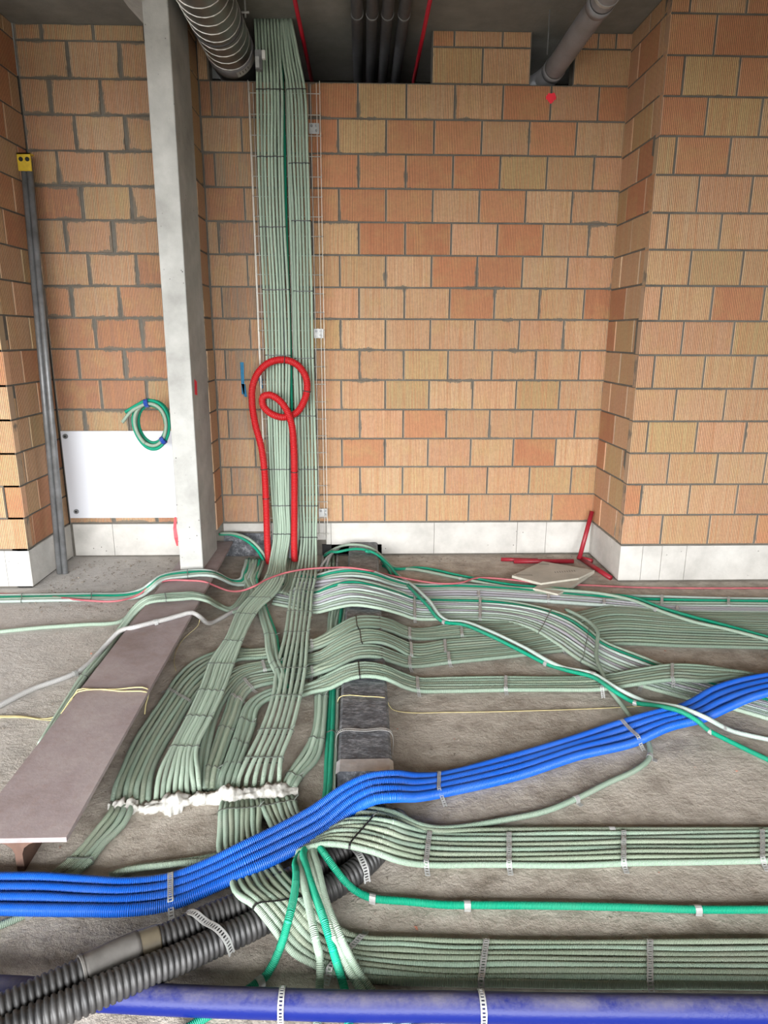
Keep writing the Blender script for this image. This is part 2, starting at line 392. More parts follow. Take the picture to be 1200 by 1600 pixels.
# base course of white cellular blocks
def block(wall, x0, x1, z0, z1, mat='aac', proud=.004):
    g = Geo(); c = .004
    g.box((x0+.0015, -proud, z0), (x1-.0015, .07, z1))
    o = mesh_obj('base_block', g.v, g.f, M[mat]); o.parent = wall
    return o
for x0, x1 in ((-.27, -.235), (-.235, .508), (.508, 1.11), (1.11, 1.321), (1.321, XR+.02)):
    block(wb, x0, x1, .085 if x1 < .0 else (.012), .243)
for x0, x1 in ((XL+.02, -1.782), (-1.782, -1.16)): block(wb, x0, x1, .012, .243)
block(wb, XC, -.66, .185, .243, 'aac_dirty'); block(wb, -.66, -.27, .12, .243, 'aac_dirty')
g = Geo(); g.box((XC, -.006, 0), (-.66, .02, .17)); o = mesh_obj('damp_proof_strip', g.v, g.f, M['foil']); o.parent = wb
g = Geo(); g.box((-.30, -.004, 0), (.13, .02, .083)); o = mesh_obj('floor_slot', g.v, g.f, M['dark']); o.parent = wb
# right pier: front and return
DR = WALL_Y-YPR
wr = wall_obj('wall_right', (XR-.012, YPR, 0), 0, [(.002, 4.36, 0, CEIL)])
for k, z0, z1 in courses(.25, .1975, CEIL):
    off = .098 if k % 2 else .25
    lay(wr, [(a, b, z0, z1) for a, b in row(-.007, 1.75, off, .306)], red=lambda z: .05 if z < 2.3 else .45, smear=.12)
x = 0
for x0, x1 in ((0, .14), (.14, .265), (.265, .425), (.425, 1.03), (1.03, 1.75)): block(wr, x0, x1, .012, .243)
wrr = wall_obj('wall_right_return', (XR, YPR+.06, 0), math.radians(90), [(-.05, DR-.06, 0, CEIL)])
# its visible face looks to the left, so its frame is turned half a circle
wrr.location = (XR-.012, WALL_Y, 0); wrr.rotation_euler = (0, 0, math.radians(-90))
wrr.data.clear_geometry(); g = Geo(); g.box((0, .006, 0), (DR-.006, .1, CEIL)); wrr.data.from_pydata(g.v, [], g.f)
for k, z0, z1 in courses(.25, .199, CEIL):
    cells = [(0, .29, z0, z1), (.29, DR-.006, z0, z1)] if k % 2 else [(0, .16, z0, z1), (.16, .46, z0, z1), (.46, DR-.006, z0, z1)]
    lay(wrr, cells, red=.1, smear=0)
block(wrr, 0, DR+.004, .012, .243)
# left pier: front and return
DL = WALL_Y-YPL
wlf = wall_obj('wall_left', (XL-1.6, YPL, 0), 0, [(-2.85, 1.598, 0, CEIL)])
for k, z0, z1 in courses(.25, .2, CEIL):
    lay(wlf, [(a, b, z0, z1) for a, b in row(0, 1.608, (.3 if k % 2 else .15), .3)], red=.3, smear=.2)
for x0, x1 in ((0, .6), (.6, 1.2), (1.2, 1.455), (1.455, 1.604)): block(wlf, x0, x1, .012, .243)
wlr = wall_obj('wall_left_return', (XL, YPL, 0), math.radians(90), [(.006, DL, 0, CEIL)])
for k, z0, z1 in courses(.25, .2, CEIL):
    cells = [(.006, .22, z0, z1), (.22, .5, z0, z1), (.5, DL, z0, z1)] if k % 2 else [(.006, .1, z0, z1), (.1, .38, z0, z1), (.38, DL, z0, z1)]
    lay(wlr, cells, red=.35, smear=0, joint=.012)
block(wlr, -.004, DL, .012, .243)
# short brick return between column and back wall
wc = wall_obj('wall_column_return', (XC, 4.51, 0), math.radians(90), [(0, WALL_Y-4.51, .25, CEIL)])
for k, z0, z1 in courses(.25, .2, CEIL): lay(wc, [(0, WALL_Y-4.51, z0, z1)], smear=.3, red=.1)

# ------------------------------------------------------------------ concrete column standing on the steel beam
BZ = .118
col = empty('concrete_column', (-1.07, 4.3, BZ), 'tall square grey concrete column standing on the rusty steel beam', 'column')
g = Geo()
bx0, bx1, tx0, tx1, y0, y1 = -1.148, -1.005, -1.128, -.995, 4.085, 4.51
g.add([(bx0,y0,BZ),(bx1,y0,BZ),(bx1,y1,BZ),(bx0,y1,BZ),(tx0,y0,CEIL),(tx1,y0,CEIL),(tx1,y1,CEIL),(tx0,y1,CEIL)],
      [(3,2,1,0),(4,5,6,7),(0,1,5,4),(1,2,6,5),(2,3,7,6),(3,0,4,7)])
sh = g.build('shaft', M['column'], col)
bv = sh.modifiers.new('b', 'BEVEL'); bv.width = .006; bv.segments = 2
g = Geo(); g.add([(-1.22,4.08,3.235),(-1.12,4.08,3.20),(-1.12,4.5,3.20),(-1.22,4.5,3.235),(-1.32,4.08,CEIL),(-1.12,4.08,CEIL),(-1.12,4.5,CEIL),(-1.32,4.5,CEIL)],
                 [(3,2,1,0),(4,5,6,7),(0,1,5,4),(1,2,6,5),(2,3,7,6),(3,0,4,7)])
g.build('corbel', M['column'], col)

# ------------------------------------------------------------------ steel beam
A0, A1 = fl(0, 1312, BZ), fl(103, 1308, BZ); 
beam = empty('steel_beam', (-1.02, 3.0, 0), 'long rusty primed steel beam lying on the floor under the column', 'beam')
xl0, xr0, yb0 = -1.165, -.872, 1.722; xl1, xr1, yb1 = -1.205, -.935, 4.70
g = Geo(); g.add([(xl0,yb0,BZ-.016),(xr0,yb0,BZ-.016),(xr1,yb1,BZ-.016),(xl1,yb1,BZ-.016),(xl0,yb0,BZ),(xr0,yb0,BZ),(xr1,yb1,BZ),(xl1,yb1,BZ)],
                 [(3,2,1,0),(4,5,6,7),(0,1,5,4),(1,2,6,5),(2,3,7,6),(3,0,4,7)])
g.build('top_flange', M['beam'], beam)
prof = [(-.03,0),(-.012,.0),(-.010,.055),(-.018,.078),(-.042,.094),(-.06,BZ-.016),(.06,BZ-.016),(.042,.094),(.018,.078),(.010,.055),(.012,0),(.03,0)]
prof = [(-.011,0),(-.011,.06),(-.018,.08),(-.034,.093),(-.055,BZ-.0162),(.055,BZ-.0162),(.034,.093),(.018,.08),(.011,.06),(.011,0)]
n = len(prof); xc0, xc1 = (xl0+xr0)/2, (xl1+xr1)/2
g = Geo(); g.add([(xc0+a, yb0+.004, z) for a, z in prof]+[(xc1+a, yb1, z) for a, z in prof],
                 [tuple(range(n)), tuple(range(2*n-1, n-1, -1))]+[(i, i+n, (i+1) % n+n, (i+1) % n) for i in range(n)])
g.build('web', M['beam_web'], beam)

# ------------------------------------------------------------------ black wrapped floor duct
fd = empty('floor_duct', (0, 3.3, 0), 'flat black foil-wrapped duct on the floor beneath the crossing conduit bundles', 'duct')
g = Geo()
rows_ = [(2.045, -.092, .094), (2.5, -.095, .094), (3.1, -.098, .092), (3.8, -.10, .093), (4.72, -.103, .096)]
vv = []; ff = []
for (y, a, b) in rows_:
    for (x, z) in ((a-.004, 0), (a-.002, .09), (a+.008, .1), (b-.008, .1), (b+.002, .09), (b+.004, 0)): vv.append((x, y, z))
for i in range(len(rows_)-1):
    for j in range(5): ff.append((i*6+j, i*6+j+1, (i+1)*6+j+1, (i+1)*6+j))
ff += [(5,4,3,2,1,0), tuple(range(24, 30))]
g.add(vv, ff); g.build('wrapped_body', M['foil'], fd)
def band(y0, y1, name, mat, e=.003):
    g = Geo(); v = []
    for y in (y0, y1):
        for x, z in ((-.097-e, 0), (-.096-e, .092), (-.086, .1+e), (.086, .1+e), (.097+e, .092), (.099+e, 0)): v.append((x, y, z))
    g.add(v, [(j, j+1, j+7, j+6) for j in range(5)]); return g.build(name, mat, fd)
band(2.035, 2.105, 'end_tape', M['foil_tape']); 
def ladder(pts, side, wdt=.017, hole=.010, name='strap', mat=None, parent=None):
    """perforated band: two edges, cross webs between the holes, built along pts with half-width direction side"""
    P, _ = spline(pts, .004); L = np.concatenate([[0], np.cumsum(np.linalg.norm(np.diff(P, axis=0), axis=1))])
    tot = L[-1]; n = max(4, int(tot/.0075)); s = np.linspace(0, tot, 2*n+1)
    Q = np.stack([np.interp(s, L, P[:, i]) for i in range(3)], 1)
    S = np.asarray(side, float); S = S/np.linalg.norm(S); g = Geo(); hw = wdt/2; rim = wdt*.24
    T = np.gradient(Q, axis=0); Nn = np.cross(np.broadcast_to(S, T.shape), T); Nn /= np.linalg.norm(Nn, axis=1)[:, None]+1e-9
    if Nn[len(Nn)//2][2] < 0: Nn = -Nn
    th = .0009
    def strip(a, b, i0, i1):
        v = []
        for i in range(i0, i1+1):
            v += [Q[i]+S*a+Nn[i]*th, Q[i]+S*b+Nn[i]*th]
        g.add(v, [(2*i, 2*i+1, 2*i+3, 2*i+2) for i in range(i1-i0)])
    strip(-hw, -hw+rim, 0, 2*n); strip(hw-rim, hw, 0, 2*n)
    for i in range(0, 2*n, 2): strip(-hw+rim, hw-rim, i, i+1)
    o = g.build(name, mat or M['steel'], parent)
    md = o.modifiers.new('t', 'SOLIDIFY'); md.thickness = .0012; md.offset = 0
    return o
ladder([(-.104,2.28,.004),(-.102,2.28,.09),(-.088,2.28,.105),(0,2.28,.105),(.088,2.28,.105),(.102,2.28,.09),(.106,2.28,.004)], (0,1,0), name='strap_band', parent=fd)

# ------------------------------------------------------------------ conduits
ORD = ['first','second','third','fourth','fifth','sixth','seventh','eighth','ninth','tenth','eleventh','twelfth','thirteenth']
CNAME = {'sage':'sage green','olive':'dusty sage green','pale':'pale sage green','white':'whitish mint','lilac':'lilac grey','grey':'light grey','green':'emerald green','blue':'bright blue','red':'red'}
def pt(x, y, z):
    return wl(x, y, z[1]) if isinstance(z, tuple) else fl(x, y, z)
PITCHES = {'blue': .0055, 'red': .011}
def run_on(P, q, first_px, last_px, far=.8):
    """carry a run that leaves the frame on over the floor beyond it"""
    def ext(a, b):
        d = a-b; d[2] = 0; d /= np.linalg.norm(d)+1e-9
        return [a+d*far*t for t in (.25, .5, .75, 1.)]
    if last_px >= 1190 or last_px <= -10:
        e = ext(P[-1].copy(), P[-4]); P = np.vstack([P]+[x[None] for x in e]); q = np.concatenate([q, q[-1]+np.array([.25, .5, .75, 1.])])
    if first_px >= 1190 or first_px <= -10:
        e = ext(P[0].copy(), P[3])[::-1]; P = np.vstack([x[None] for x in e]+[P]); q = np.concatenate([np.array([-1., -.75, -.5, -.25])+q[0], q])
    return P, q
def conduit(P, r, mat, label, group, k=8, name='conduit', cat='conduit', parent=None, ribs=False):
    if ribs:   # real corrugation for the conduits nearest the camera
        L = np.concatenate([[0], np.cumsum(np.linalg.norm(np.diff(P, axis=0), axis=1))]); h = PITCHES.get(mat, .0042)/2
        s_ = np.arange(h/2, L[-1], h); P = np.stack([np.interp(s_, L, P[:, i]) for i in range(3)], 1)
        rr = np.where(np.arange(len(s_)) % 2 == 0, r, r*.925)
        v, f, a = tube_geo(P, rr, k); a = (np.asarray(a)+h/2).tolist()
        o = mesh_obj(name, v, f, M[mat], parent, True, a)
        if label: tag(o, label, cat, group)
        return o
    v, f, a = tube_geo(P, r, k)
    o = mesh_obj(name, v, f, M[mat], parent, True, a)
    if label: tag(o, label, cat, group)
    return o
def cross(paths, t):
    out = []
    for P, q in paths: out.append(np.array([np.interp(t, q, P[:, i]) for i in range(3)]))
    P, q = paths[len(paths)//2]
    a = np.array([np.interp(t-.06, q, P[:, i]) for i in range(3)]); b = np.array([np.interp(t+.06, q, P[:, i]) for i in range(3)])
    T = b-a; T /= np.linalg.norm(T)+1e-9
    return out, T
def tie_at(paths, t, r, label, group, grey=False, tail=True, skew=0.):
    c, T = cross(paths, t)
    if len(c) == 1: lat = np.cross(T, [0, 0, 1.0]); lat /= np.linalg.norm(lat)+1e-9
    else: lat = c[-1]-c[0]
    lat = lat - T*np.dot(lat, T); lat /= np.linalg.norm(lat)+1e-9
    up = np.cross(lat, T); up /= np.linalg.norm(up)
    if (up[2] < 0 if abs(up[2]) > .3 else up[1] > 0): up = -up
    R = r+.0025; loop = []
    for i, p in enumerate(c): loop.append(p+up*R)
    for an in (-45, 0, 45): loop.append(c[-1]+lat*R*math.cos(math.radians(an))-up*R*math.sin(math.radians(an)))
    for p in reversed(c): loop.append(p-up*R)
    for an in (45, 0, -45): loop.append(c[0]-lat*R*math.cos(math.radians(an))-up*R*math.sin(math.radians(an)))
    loop.append(loop[0]); L = np.array(loop)
    L += T*skew*np.linspace(-1, 1, len(L))[:, None]*0
    V = []; w = .0028; th = .0011
    n = len(L)
    for i in range(n):
        p = L[i]; cen = sum(c)/len(c); o_ = (p-cen); k = int(np.argmin([np.linalg.norm(p-x) for x in c])); o_ = p-c[k]; o_ /= np.linalg.norm(o_)+1e-9
        V += [p-T*w, p+T*w, p+T*w+o_*th, p-T*w+o_*th]
    F = [(4*i+j, 4*i+(j+1) % 4, 4*(i+1)+(j+1) % 4, 4*(i+1)+j) for i in range(n-1) for j in range(4)]
    g = Geo(); g.add(V, F)
    if tail:
        b0 = c[-1]+up*R; dirn = (lat*.6+up*.5+T*rnd.uniform(-.6, .6)); dirn /= np.linalg.norm(dirn)
        g.tube([b0, b0+dirn*.012, b0+dirn*.024-np.array([0, 0, .004])], .0018, 4)
    o = g.build('cable_tie', M['tie_grey'] if grey else M['tie']); tag(o, label, 'cable tie', group)
    return o
def strap_at(paths, t, r, label, group, foot=.022, wall=False, lift=0.):
    c, T = cross(paths, t)
    lat = c[-1]-c[0] if len(c) > 1 else np.cross(T, [0, 0, 1.0]); lat = lat-T*np.dot(lat, T); lat[2] = 0; lat /= np.linalg.norm(lat)+1e-9
    c = sorted(c, key=lambda p: np.dot(p, lat))
    a, b = c[0], c[-1]
    R = r+.0022+lift
    fa = a-lat*(r+foot); fa[2] = .004; fb = b+lat*(r+foot); fb[2] = .004
    pts = [fa, a-lat*(R*1.02)+np.array([0, 0, -.3*r])]
    if a[2] > .035: pts[0] = np.array([*(a-lat*(r+.004))[:2], max(.004, a[2]-.03)])
    for p in c: pts.append(p+np.array([0, 0, R]))
    pts.append(b+lat*(R*1.02)+np.array([0, 0, -.3*r]))
    pts.append(fb if b[2] <= .035 else np.array([*(b+lat*(r+.004))[:2], max(.004, b[2]-.03)]))
    o = ladder(pts, T, .016, name='perforated_strap'); tag(o, label, 'strap', group); return o

def bundle(phrase, mats, r, st, group, side='left', ties=(), straps=(), tiecol='grey', jit=.0016, tiewhere=None, strapwhere=None, step=.03, k=8, lab=None, arch=0., stag=True, ribs=False):
    """st: stations (x_first, y_first, x_last, y_last, height) surveyed from the photograph's floor/wall planes"""
    n = len(mats); paths = []
    ph = [rnd.uniform(0, 6) for _ in range(n)]
    for i in range(n):
        t = (i+.5)/n; pts = []
        for j, (ax, ay, bx, by, z) in enumerate(st):
            A, B = pt(ax, ay, z), pt(bx, by, z)
            p = A+(B-A)*t
            sp_ = np.linalg.norm(B-A)/n
            if stag and sp_ < 1.8*r and i % 2:
                dd = .62*math.sqrt((2*r)**2-sp_**2)
                p = p + (np.array([0, -dd, 0]) if isinstance(z, tuple) else np.array([0, 0, dd]))
            if arch: p = p + np.array([0, 0, arch*math.sin(math.pi*t)])
            if 0 < j < len(st)-1:
                p = p + (B-A)/np.linalg.norm(B-A)*jit*math.sin(ph[i]+j*2.1) + np.array([0, 0, abs(jit)*.8*math.sin(ph[i]*2+j*1.3)])
            pts.append(p)
        P, q = spline(pts, step); P, q = run_on(P, q, st[0][0], st[-1][0]); paths.append((P, q))
    cnt = {}
    for i, m in enumerate(mats):
        lb = (lab[i] if lab else f"{CNAME[m]} conduit, {ORD[i]} from {side} in {phrase}")
        conduit(paths[i][0], r, m, lb, group, k, ribs=ribs)
    for j, t in enumerate(ties):
        w = tiewhere[j] if tiewhere else ORD[j]+' along it'
        tie_at(paths, t, r, f"{'black' if tiecol=='black' else 'grey'} cable tie round {phrase}, {w}", 'cable ties on the conduit bundles', tiecol != 'black', tail=(tiecol != 'black'))
    for j, t in enumerate(straps):
        w = strapwhere[j] if strapwhere else ORD[j]+' from its left end'
        strap_at(paths, t, r, f"perforated steel strap over {phrase}, {w}".replace(' behind the riser conduits', '').replace('just ', '').replace(' behind the board', '').replace(' that ', ' '), 'perforated straps on the conduits')
    return paths
W_ = ('w', 4.60); W2 = ('w', 4.615)
GR = 'conduits in the riser and on the floor'
# --- riser, left half, running on over the floor to the foam
RL = [(396,30,436,30,('w',4.62)),(399,100,441,100,W_),(400,140,443,140,W_),(401,245,444,245,W_),(405,355,447,355,W_),(410,453,452,453,W_),(414,555,455,555,W_),
      (417,640,453,640,W_),(421,733,452,733,W_),(424,790,453,790,W_),(427,835,454,835,('w',4.57)),(423,868,448,872,('w',4.45)),
      (414,900,445,905,.065),(395,925,434,925,.06),(372,953,404,955,.052),(352,997,381,1000,.046),(328,1032,368,1032,.046),(313,1073,352,1076,.046),
      (292,1117,334,1120,.044),(265,1170,310,1172,.042),(247,1205,313,1212,.042),(240,1230,316,1225,.03),(238,1262,318,1238,.002)]
rl_m = ['pale']*8
rl = bundle('the left half of the riser', rl_m, .0084, RL, GR, ties=[2.0,3.0,4.0,5.0,6.0], tiecol='black',
            tiewhere=['topmost of all','second from the ceiling','third from the ceiling','fourth from the ceiling','just above the red loop'])
for t, w in ((8.0,'below the red loop'),(9.0,'halfway up to the red loop'),(10.0,'lowest on the wall')):
    tie_at(rl, t, .0096, f'black cable tie round the left half of the riser, {w}', 'cable ties on the conduit bundles', tail=False)
for t, w in ((12.0,'beside the wall foot'),(13.4,'at its first bend'),(14.2,'second on the floor'),(15.2,'third on the floor'),(16.2,'fourth on the floor'),(17.2,'fifth on the floor'),(18.1,'sixth on the floor'),(19.0,'nearest the foam')):
    tie_at(rl, t, .0096, f'grey cable tie round the left riser conduits, {w}', 'cable ties on the conduit bundles', True)
# --- riser, right half
RR = [(437,30,456,30,('w',4.62)),(440,85,468,85,W_),(447,140,478,140,W_),(451,245,483,245,W_),(456,345,486,345,W_),(458,455,489,455,W_),(461,560,491,560,W_),
      (464,650,494,650,W_),(466,733,496,733,W_),(467,790,497,790,W_),(469,840,496,840,('w',4.57)),(466,870,496,872,('w',4.45)),
      (458,903,495,905,.065),(452,925,491,925,.06),(447,957,488,958,.052),(443,990,484,990,.046),(428,1047,481,1047,.046),(421,1090,472,1090,.046),
      (403,1143,459,1143,.044),(381,1187,444,1187,.042),(367,1215,442,1215,.03),(363,1240,441,1236,.002)]
rr_m = ['pale']*6
rr = bundle('the right half of the riser', rr_m, .0084, RR, GR, ties=[2.0,3.1,4.0,5.0,6.0,7.0,8.0,9.0,10.0], tiecol='black',
            tiewhere=['topmost','second from top','third from top','fourth from top','fifth from top','sixth from top','seventh from top','eighth from top','lowest on the wall'])
for t, w in ((12.1,'beside the wall foot'),(13.0,'second on the floor'),(14.0,'third on the floor'),(15.0,'fourth on the floor'),(16.0,'fifth on the floor'),(17.0,'sixth on the floor'),(18.0,'seventh on the floor'),(19.0,'nearest the foam')):
    tie_at(rr, t, .0096, f'grey cable tie round the right riser conduits, {w}', 'cable ties on the conduit bundles', True)
# extra conduits tucked behind each half of the riser (seen in the gap between them and beside the red loop)
bundle('the back layer between the riser halves', ['sage','lilac','green','pale'], .0096, [(420,35,446,35,('w',4.64)),(425,140,452,140,('w',4.635)),(430,355,458,355,('w',4.635)),(437,560,464,560,('w',4.635)),(444,733,466,733,('w',4.635)),(445,835,468,835,('w',4.63)),(446,872,466,872,.02)], GR, jit=.001)

# --- bundles that come from the right, pass under the riser conduits and turn to the foam
GT = 'conduits crossing the floor duct'
X_ = .013
t2a = bundle('the outermost bend by the beam', ['sage','olive','sage','olive','sage','olive','sage'], .0099,
  [(1200,958,1200,973,X_),(1060,956,1060,969,X_),(960,947,960,962,X_),(900,957,898,975,X_),(800,971,800,991,X_),(720,974,722,996,X_),(640,982,640,998,.016),(612,969,612,988,.06),(585,963,585,982,.105),(556,964,558,983,.117),(525,980,528,999,.105),(497,998,500,1012,.05),(478,1003,480,1019,.016),(408,1014,410,1029,X_),(355,1015,372,1032,X_),(325,1022,348,1047,X_),(300,1033,330,1066,X_),(275,1056,312,1084,X_),(257,1083,297,1105,X_),(230,1123,277,1137,X_),(209,1157,260,1166,X_),(187,1203,243,1204,.018),(175,1232,236,1234,.02),(171,1258,236,1260,.002)],
  GT, side='back', straps=[5.0,6.0,11.6,17.8], strapwhere=['right of the green pair','right of the duct','left of the duct','at the first bend'], jit=.002)
t2b = bundle('the second bend behind the riser conduits', ['olive','sage','olive','sage','olive','sage'], .0099,
  [(1200,974,1200,994,X_),(1060,970,1060,989,X_),(960,963,960,985,X_),(900,976,900,994,X_),(800,992,800,1012,X_),(700,1000,702,1022,X_),(645,1006,646,1029,.02),(615,994,617,1014,.065),(590,985,592,1006,.107),(562,985,565,1008,.118),(528,1000,532,1022,.10),(500,1018,502,1037,.05),(480,1023,482,1040,.016),(410,1034,414,1050,X_),(372,1042,384,1058,X_),(342,1062,362,1080,X_),(320,1096,345,1110,X_),(305,1140,333,1150,X_),(296,1185,324,1195,X_),(297,1235,322,1237,.002)],
  GT, side='back', straps=[5.1,6.1,13.0], strapwhere=['right of the green pair','right of the duct','between the riser halves'], jit=.002)
bundle('the third bend between the riser conduits', ['sage','olive','sage','olive','sage'], .0099,
  [(1200,995,1200,1014,X_),(1060,990,1060,1011,X_),(960,986,960,1008,X_),(880,999,880,1018,X_),(800,1012,800,1027,X_),(700,1020,702,1037,X_),(640,1027,640,1043,.02),(612,1017,614,1036,.065),(585,1008,588,1028,.107),(553,1010,556,1030,.114),(520,1026,524,1045,.09),(495,1040,498,1053,.05),(480,1044,484,1058,.018),(425,1051,428,1068,X_),(386,1058,398,1076,X_),(362,1083,383,1092,X_),(351,1113,372,1122,X_),(341,1140,362,1147,X_),(328,1180,350,1183,.015),(318,1207,342,1212,.016),(316,1236,338,1236,.002)],
  GT, side='back', straps=[3.0,5.0,6.0,11.6,14.2,15.2], strapwhere=['below the fanned conduits','right of the green pair','just right of the floor duct','left of the floor duct','at its bend','past its bend'], ties=[16.9,18.8], tiewhere=['midway to the foam','close to the foam'], jit=.001)
t3_ = bundle('the fourth and shortest bend', ['sage','sage','olive','sage','olive','sage'], .0099,
  [(1215,1058,1215,1080,.02),(1160,1050,1160,1063,.035),(1100,1040,1100,1066,.045),(1050,1038,1050,1064,.055),(1000,1045,1000,1070,.05),(940,1055,940,1079,.03),(860,1058,860,1080,X_),(790,1058,790,1080,X_),(700,1059,700,1081,X_),(652,1059,653,1081,.018),(625,1050,627,1074,.06),(600,1040,602,1062,.107),(570,1035,572,1058,.117),(545,1039,547,1062,.112),(515,1052,518,1076,.075),(484,1067,488,1085,.03),(470,1068,474,1088,.018),(430,1076,436,1090,X_),(402,1086,416,1098,X_),(385,1100,404,1110,X_),(374,1124,398,1136,X_),(366,1150,389,1164,X_),(352,1192,378,1193,.016),(342,1215,370,1216,.016),(340,1238,364,1238,.002)],
  GT, side='back', straps=[3.0,5.0,7.0,9.0], strapwhere=['at the blue conduits','below the looped single conduit','mid-floor right','right of the floor duct'], ties=[20.0,21.2,22.3], tiewhere=['after its bend','midway to the foam','close to the foam'], jit=.0015)
for b_, t_, w in ((t2a, 9.0, 'rear'), (t2b, 9.0, 'second'), (t3_, 12.4, 'front')):
    tie_at(b_, t_, .0105, f'black cable tie round the {w} dusty bundle on top of the floor duct', 'cable ties on the conduit bundles', tail=False)

# --- pale bundle over the duct near the wall, fanning out to the right
bundle('the pale fanned bundle', ['pale','green','white','lilac','white','pale','lilac','white','pale','white','pale'], .0096,
  [(440,908,425,945,X_),(466,915,462,952,.016),(492,922,494,959,.04),(515,913,517,953,.085),(545,905,550,947,.114),(585,911,588,952,.11),(622,922,624,961,.055),(648,931,648,968,.018),(690,934,690,969,X_),(750,936,750,970,X_),(800,940,795,974,X_),(850,949,830,985,.02),(890,962,870,1008,.024),(915,978,904,1032,.024),(945,1002,936,1050,.024),(1000,1024,960,1062,.02),(1060,1046,1000,1073,X_),(1120,1066,1060,1089,X_),(1195,1090,1146,1108,X_),(1240,1102,1215,1129,X_)],
  'conduits of the fanned bundle', side='back', straps=[7.0,9.0,16.0], strapwhere=['just right of the floor duct','below the grey conduits','past the crossing bundle'], ties=[11.3,13.2], tiewhere=['where it starts to fan','midway down the fan'], jit=.0025)
bundle('the rear group beside the wall', ['white','green','pale','white'], .0096,
  [(470,893,466,912,.016),(492,898,494,910,.035),(516,891,520,904,.085),(546,887,551,902,.115),(578,891,582,906,.112),(612,903,616,916,.055),(646,912,648,922,.018),(720,912,720,923,X_),(800,917,800,927,X_),(880,924,880,935,X_),(975,929,975,944,X_),(1034,930,1034,948,X_),(1138,933,1138,949,X_),(1215,934,1215,950,X_)],
  'rear conduits below the wall', side='back', straps=[11.0,12.0], strapwhere=['right of the crossing thin pair','at far right'], jit=.002)
bundle('the thick lilac pair behind the board', ['lilac','lilac','white'], .0118,
  [(462,908,458,922,.016),(492,908,494,925,.035),(517,905,521,918,.085),(547,903,552,918,.113),(580,908,584,922,.108),(614,918,618,930,.055),(646,924,648,935,.018),(720,923,720,936,X_),(790,926,790,938,X_),(850,930,850,941,X_),(920,934,920,946,X_),(1000,943,1000,953,X_),(1050,948,1050,957,X_),(1130,950,1130,958,X_),(1215,951,1215,959,X_)],
  'rear conduits below the wall', side='back', straps=[7.4,9.1,10.3,12.1], strapwhere=['first right of the green pair','second from the green pair','third from the green pair','farthest right'], jit=.001)

# --- narrow bundle joining the right riser conduits
bundle('the narrow bundle joining the right riser', ['pale','sage','pale','sage','green'], .0096,
  [(384,874,408,874,.03),(382,905,404,910,.03),(392,925,412,928,.022),(401,945,417,950,.02),(406,965,424,968,.02),(413,993,434,995,.022),(416,1015,437,1015,.028),(421,1035,440,1032,.035),(431,1058,446,1052,.036),(433,1085,450,1075,.02)],
  'conduits beside the wall foot', ties=[3.1,5.0,7.2], tiewhere=['uppermost','in the middle','lowest'])
# --- fans at the foot of the wall
bundle('the fan running left from the wall foot', ['sage','pale','sage','pale'], .0096,
  [(395,872,415,876,.02),(390,890,408,895,.035),(384,910,398,918,.025),(372,935,388,940,.014),(356,950,366,958,.013),(338,941,345,951,.02),(317,929,320,939,.13),(300,925,302,936,.133),(283,926,285,938,.133),(255,928,257,940,.133),(227,934,234,942,.132),(207,950,214,957,.07),(190,974,198,980,.02),(157,1020,164,1026,.012),(127,1057,134,1063,.012),(92,1113,99,1116,.012),(60,1165,68,1166,.012)],
  'conduits crossing the steel beam', side='left', ties=[8.9,14.0], tiewhere=['on the beam','left of the beam'], tiecol='grey')
bundle('the fan crossing beside the column foot', ['white','green','pale','white'], .0096,
  [(383,874,400,872,.02),(378,892,392,900,.035),(372,905,382,915,.02),(360,905,364,914,.02),(345,897,350,908,.07),(328,891,332,901,.13),(310,890,312,900,.132),(293,891,293,902,.132),(268,894,268,905,.132),(250,899,252,909,.132),(235,910,240,919,.12),(215,922,216,934,.02),(200,926,200,937,.012),(143,927,143,939,.012),(70,928,70,940,.012),(-20,929,-20,942,.012)],
  'conduits crossing the steel beam', side='back', ties=[7.0,13.0,14.4], tiewhere=['on the beam','left of the beam','far left'])
# arcs at the wall foot between riser halves and right of them
bundle('the short arcs between red tube and riser', ['sage','olive','sage','olive','sage'], .0096,
  [(448,872,468,874,.0),(447,884,466,886,.03),(446,898,464,900,.034),(444,912,462,914,.02),(436,926,448,932,.013)], 'conduits beside the wall foot', ties=[1.5], tiewhere=['only one'])
bundle('the short arcs left of the floor duct', ['grey','sage','pale','sage','grey'], .0096,
  [(502,868,530,868,.0),(501,876,530,876,.03),(500,888,530,888,.035),(498,900,528,900,.02),(500,915,528,915,.012)], 'conduits beside the wall foot', ties=[1.5], tiewhere=['only one'], tiecol='black')
for i, (a, b) in enumerate((((540,850),(497,892)),((534,853),(510,890)))):
    P, q = spline([wl(a[0]-8, a[1]+4, 4.72), fl((a[0]+b[0])/2-8, (a[1]+b[1])/2+2, .06), fl(b[0], b[1], .03)])
    conduit(P, .009, 'grey', f"thin grey conduit slanting out of the wall slot, {('upper','lower')[i]} of two", 'conduits from the wall slot')
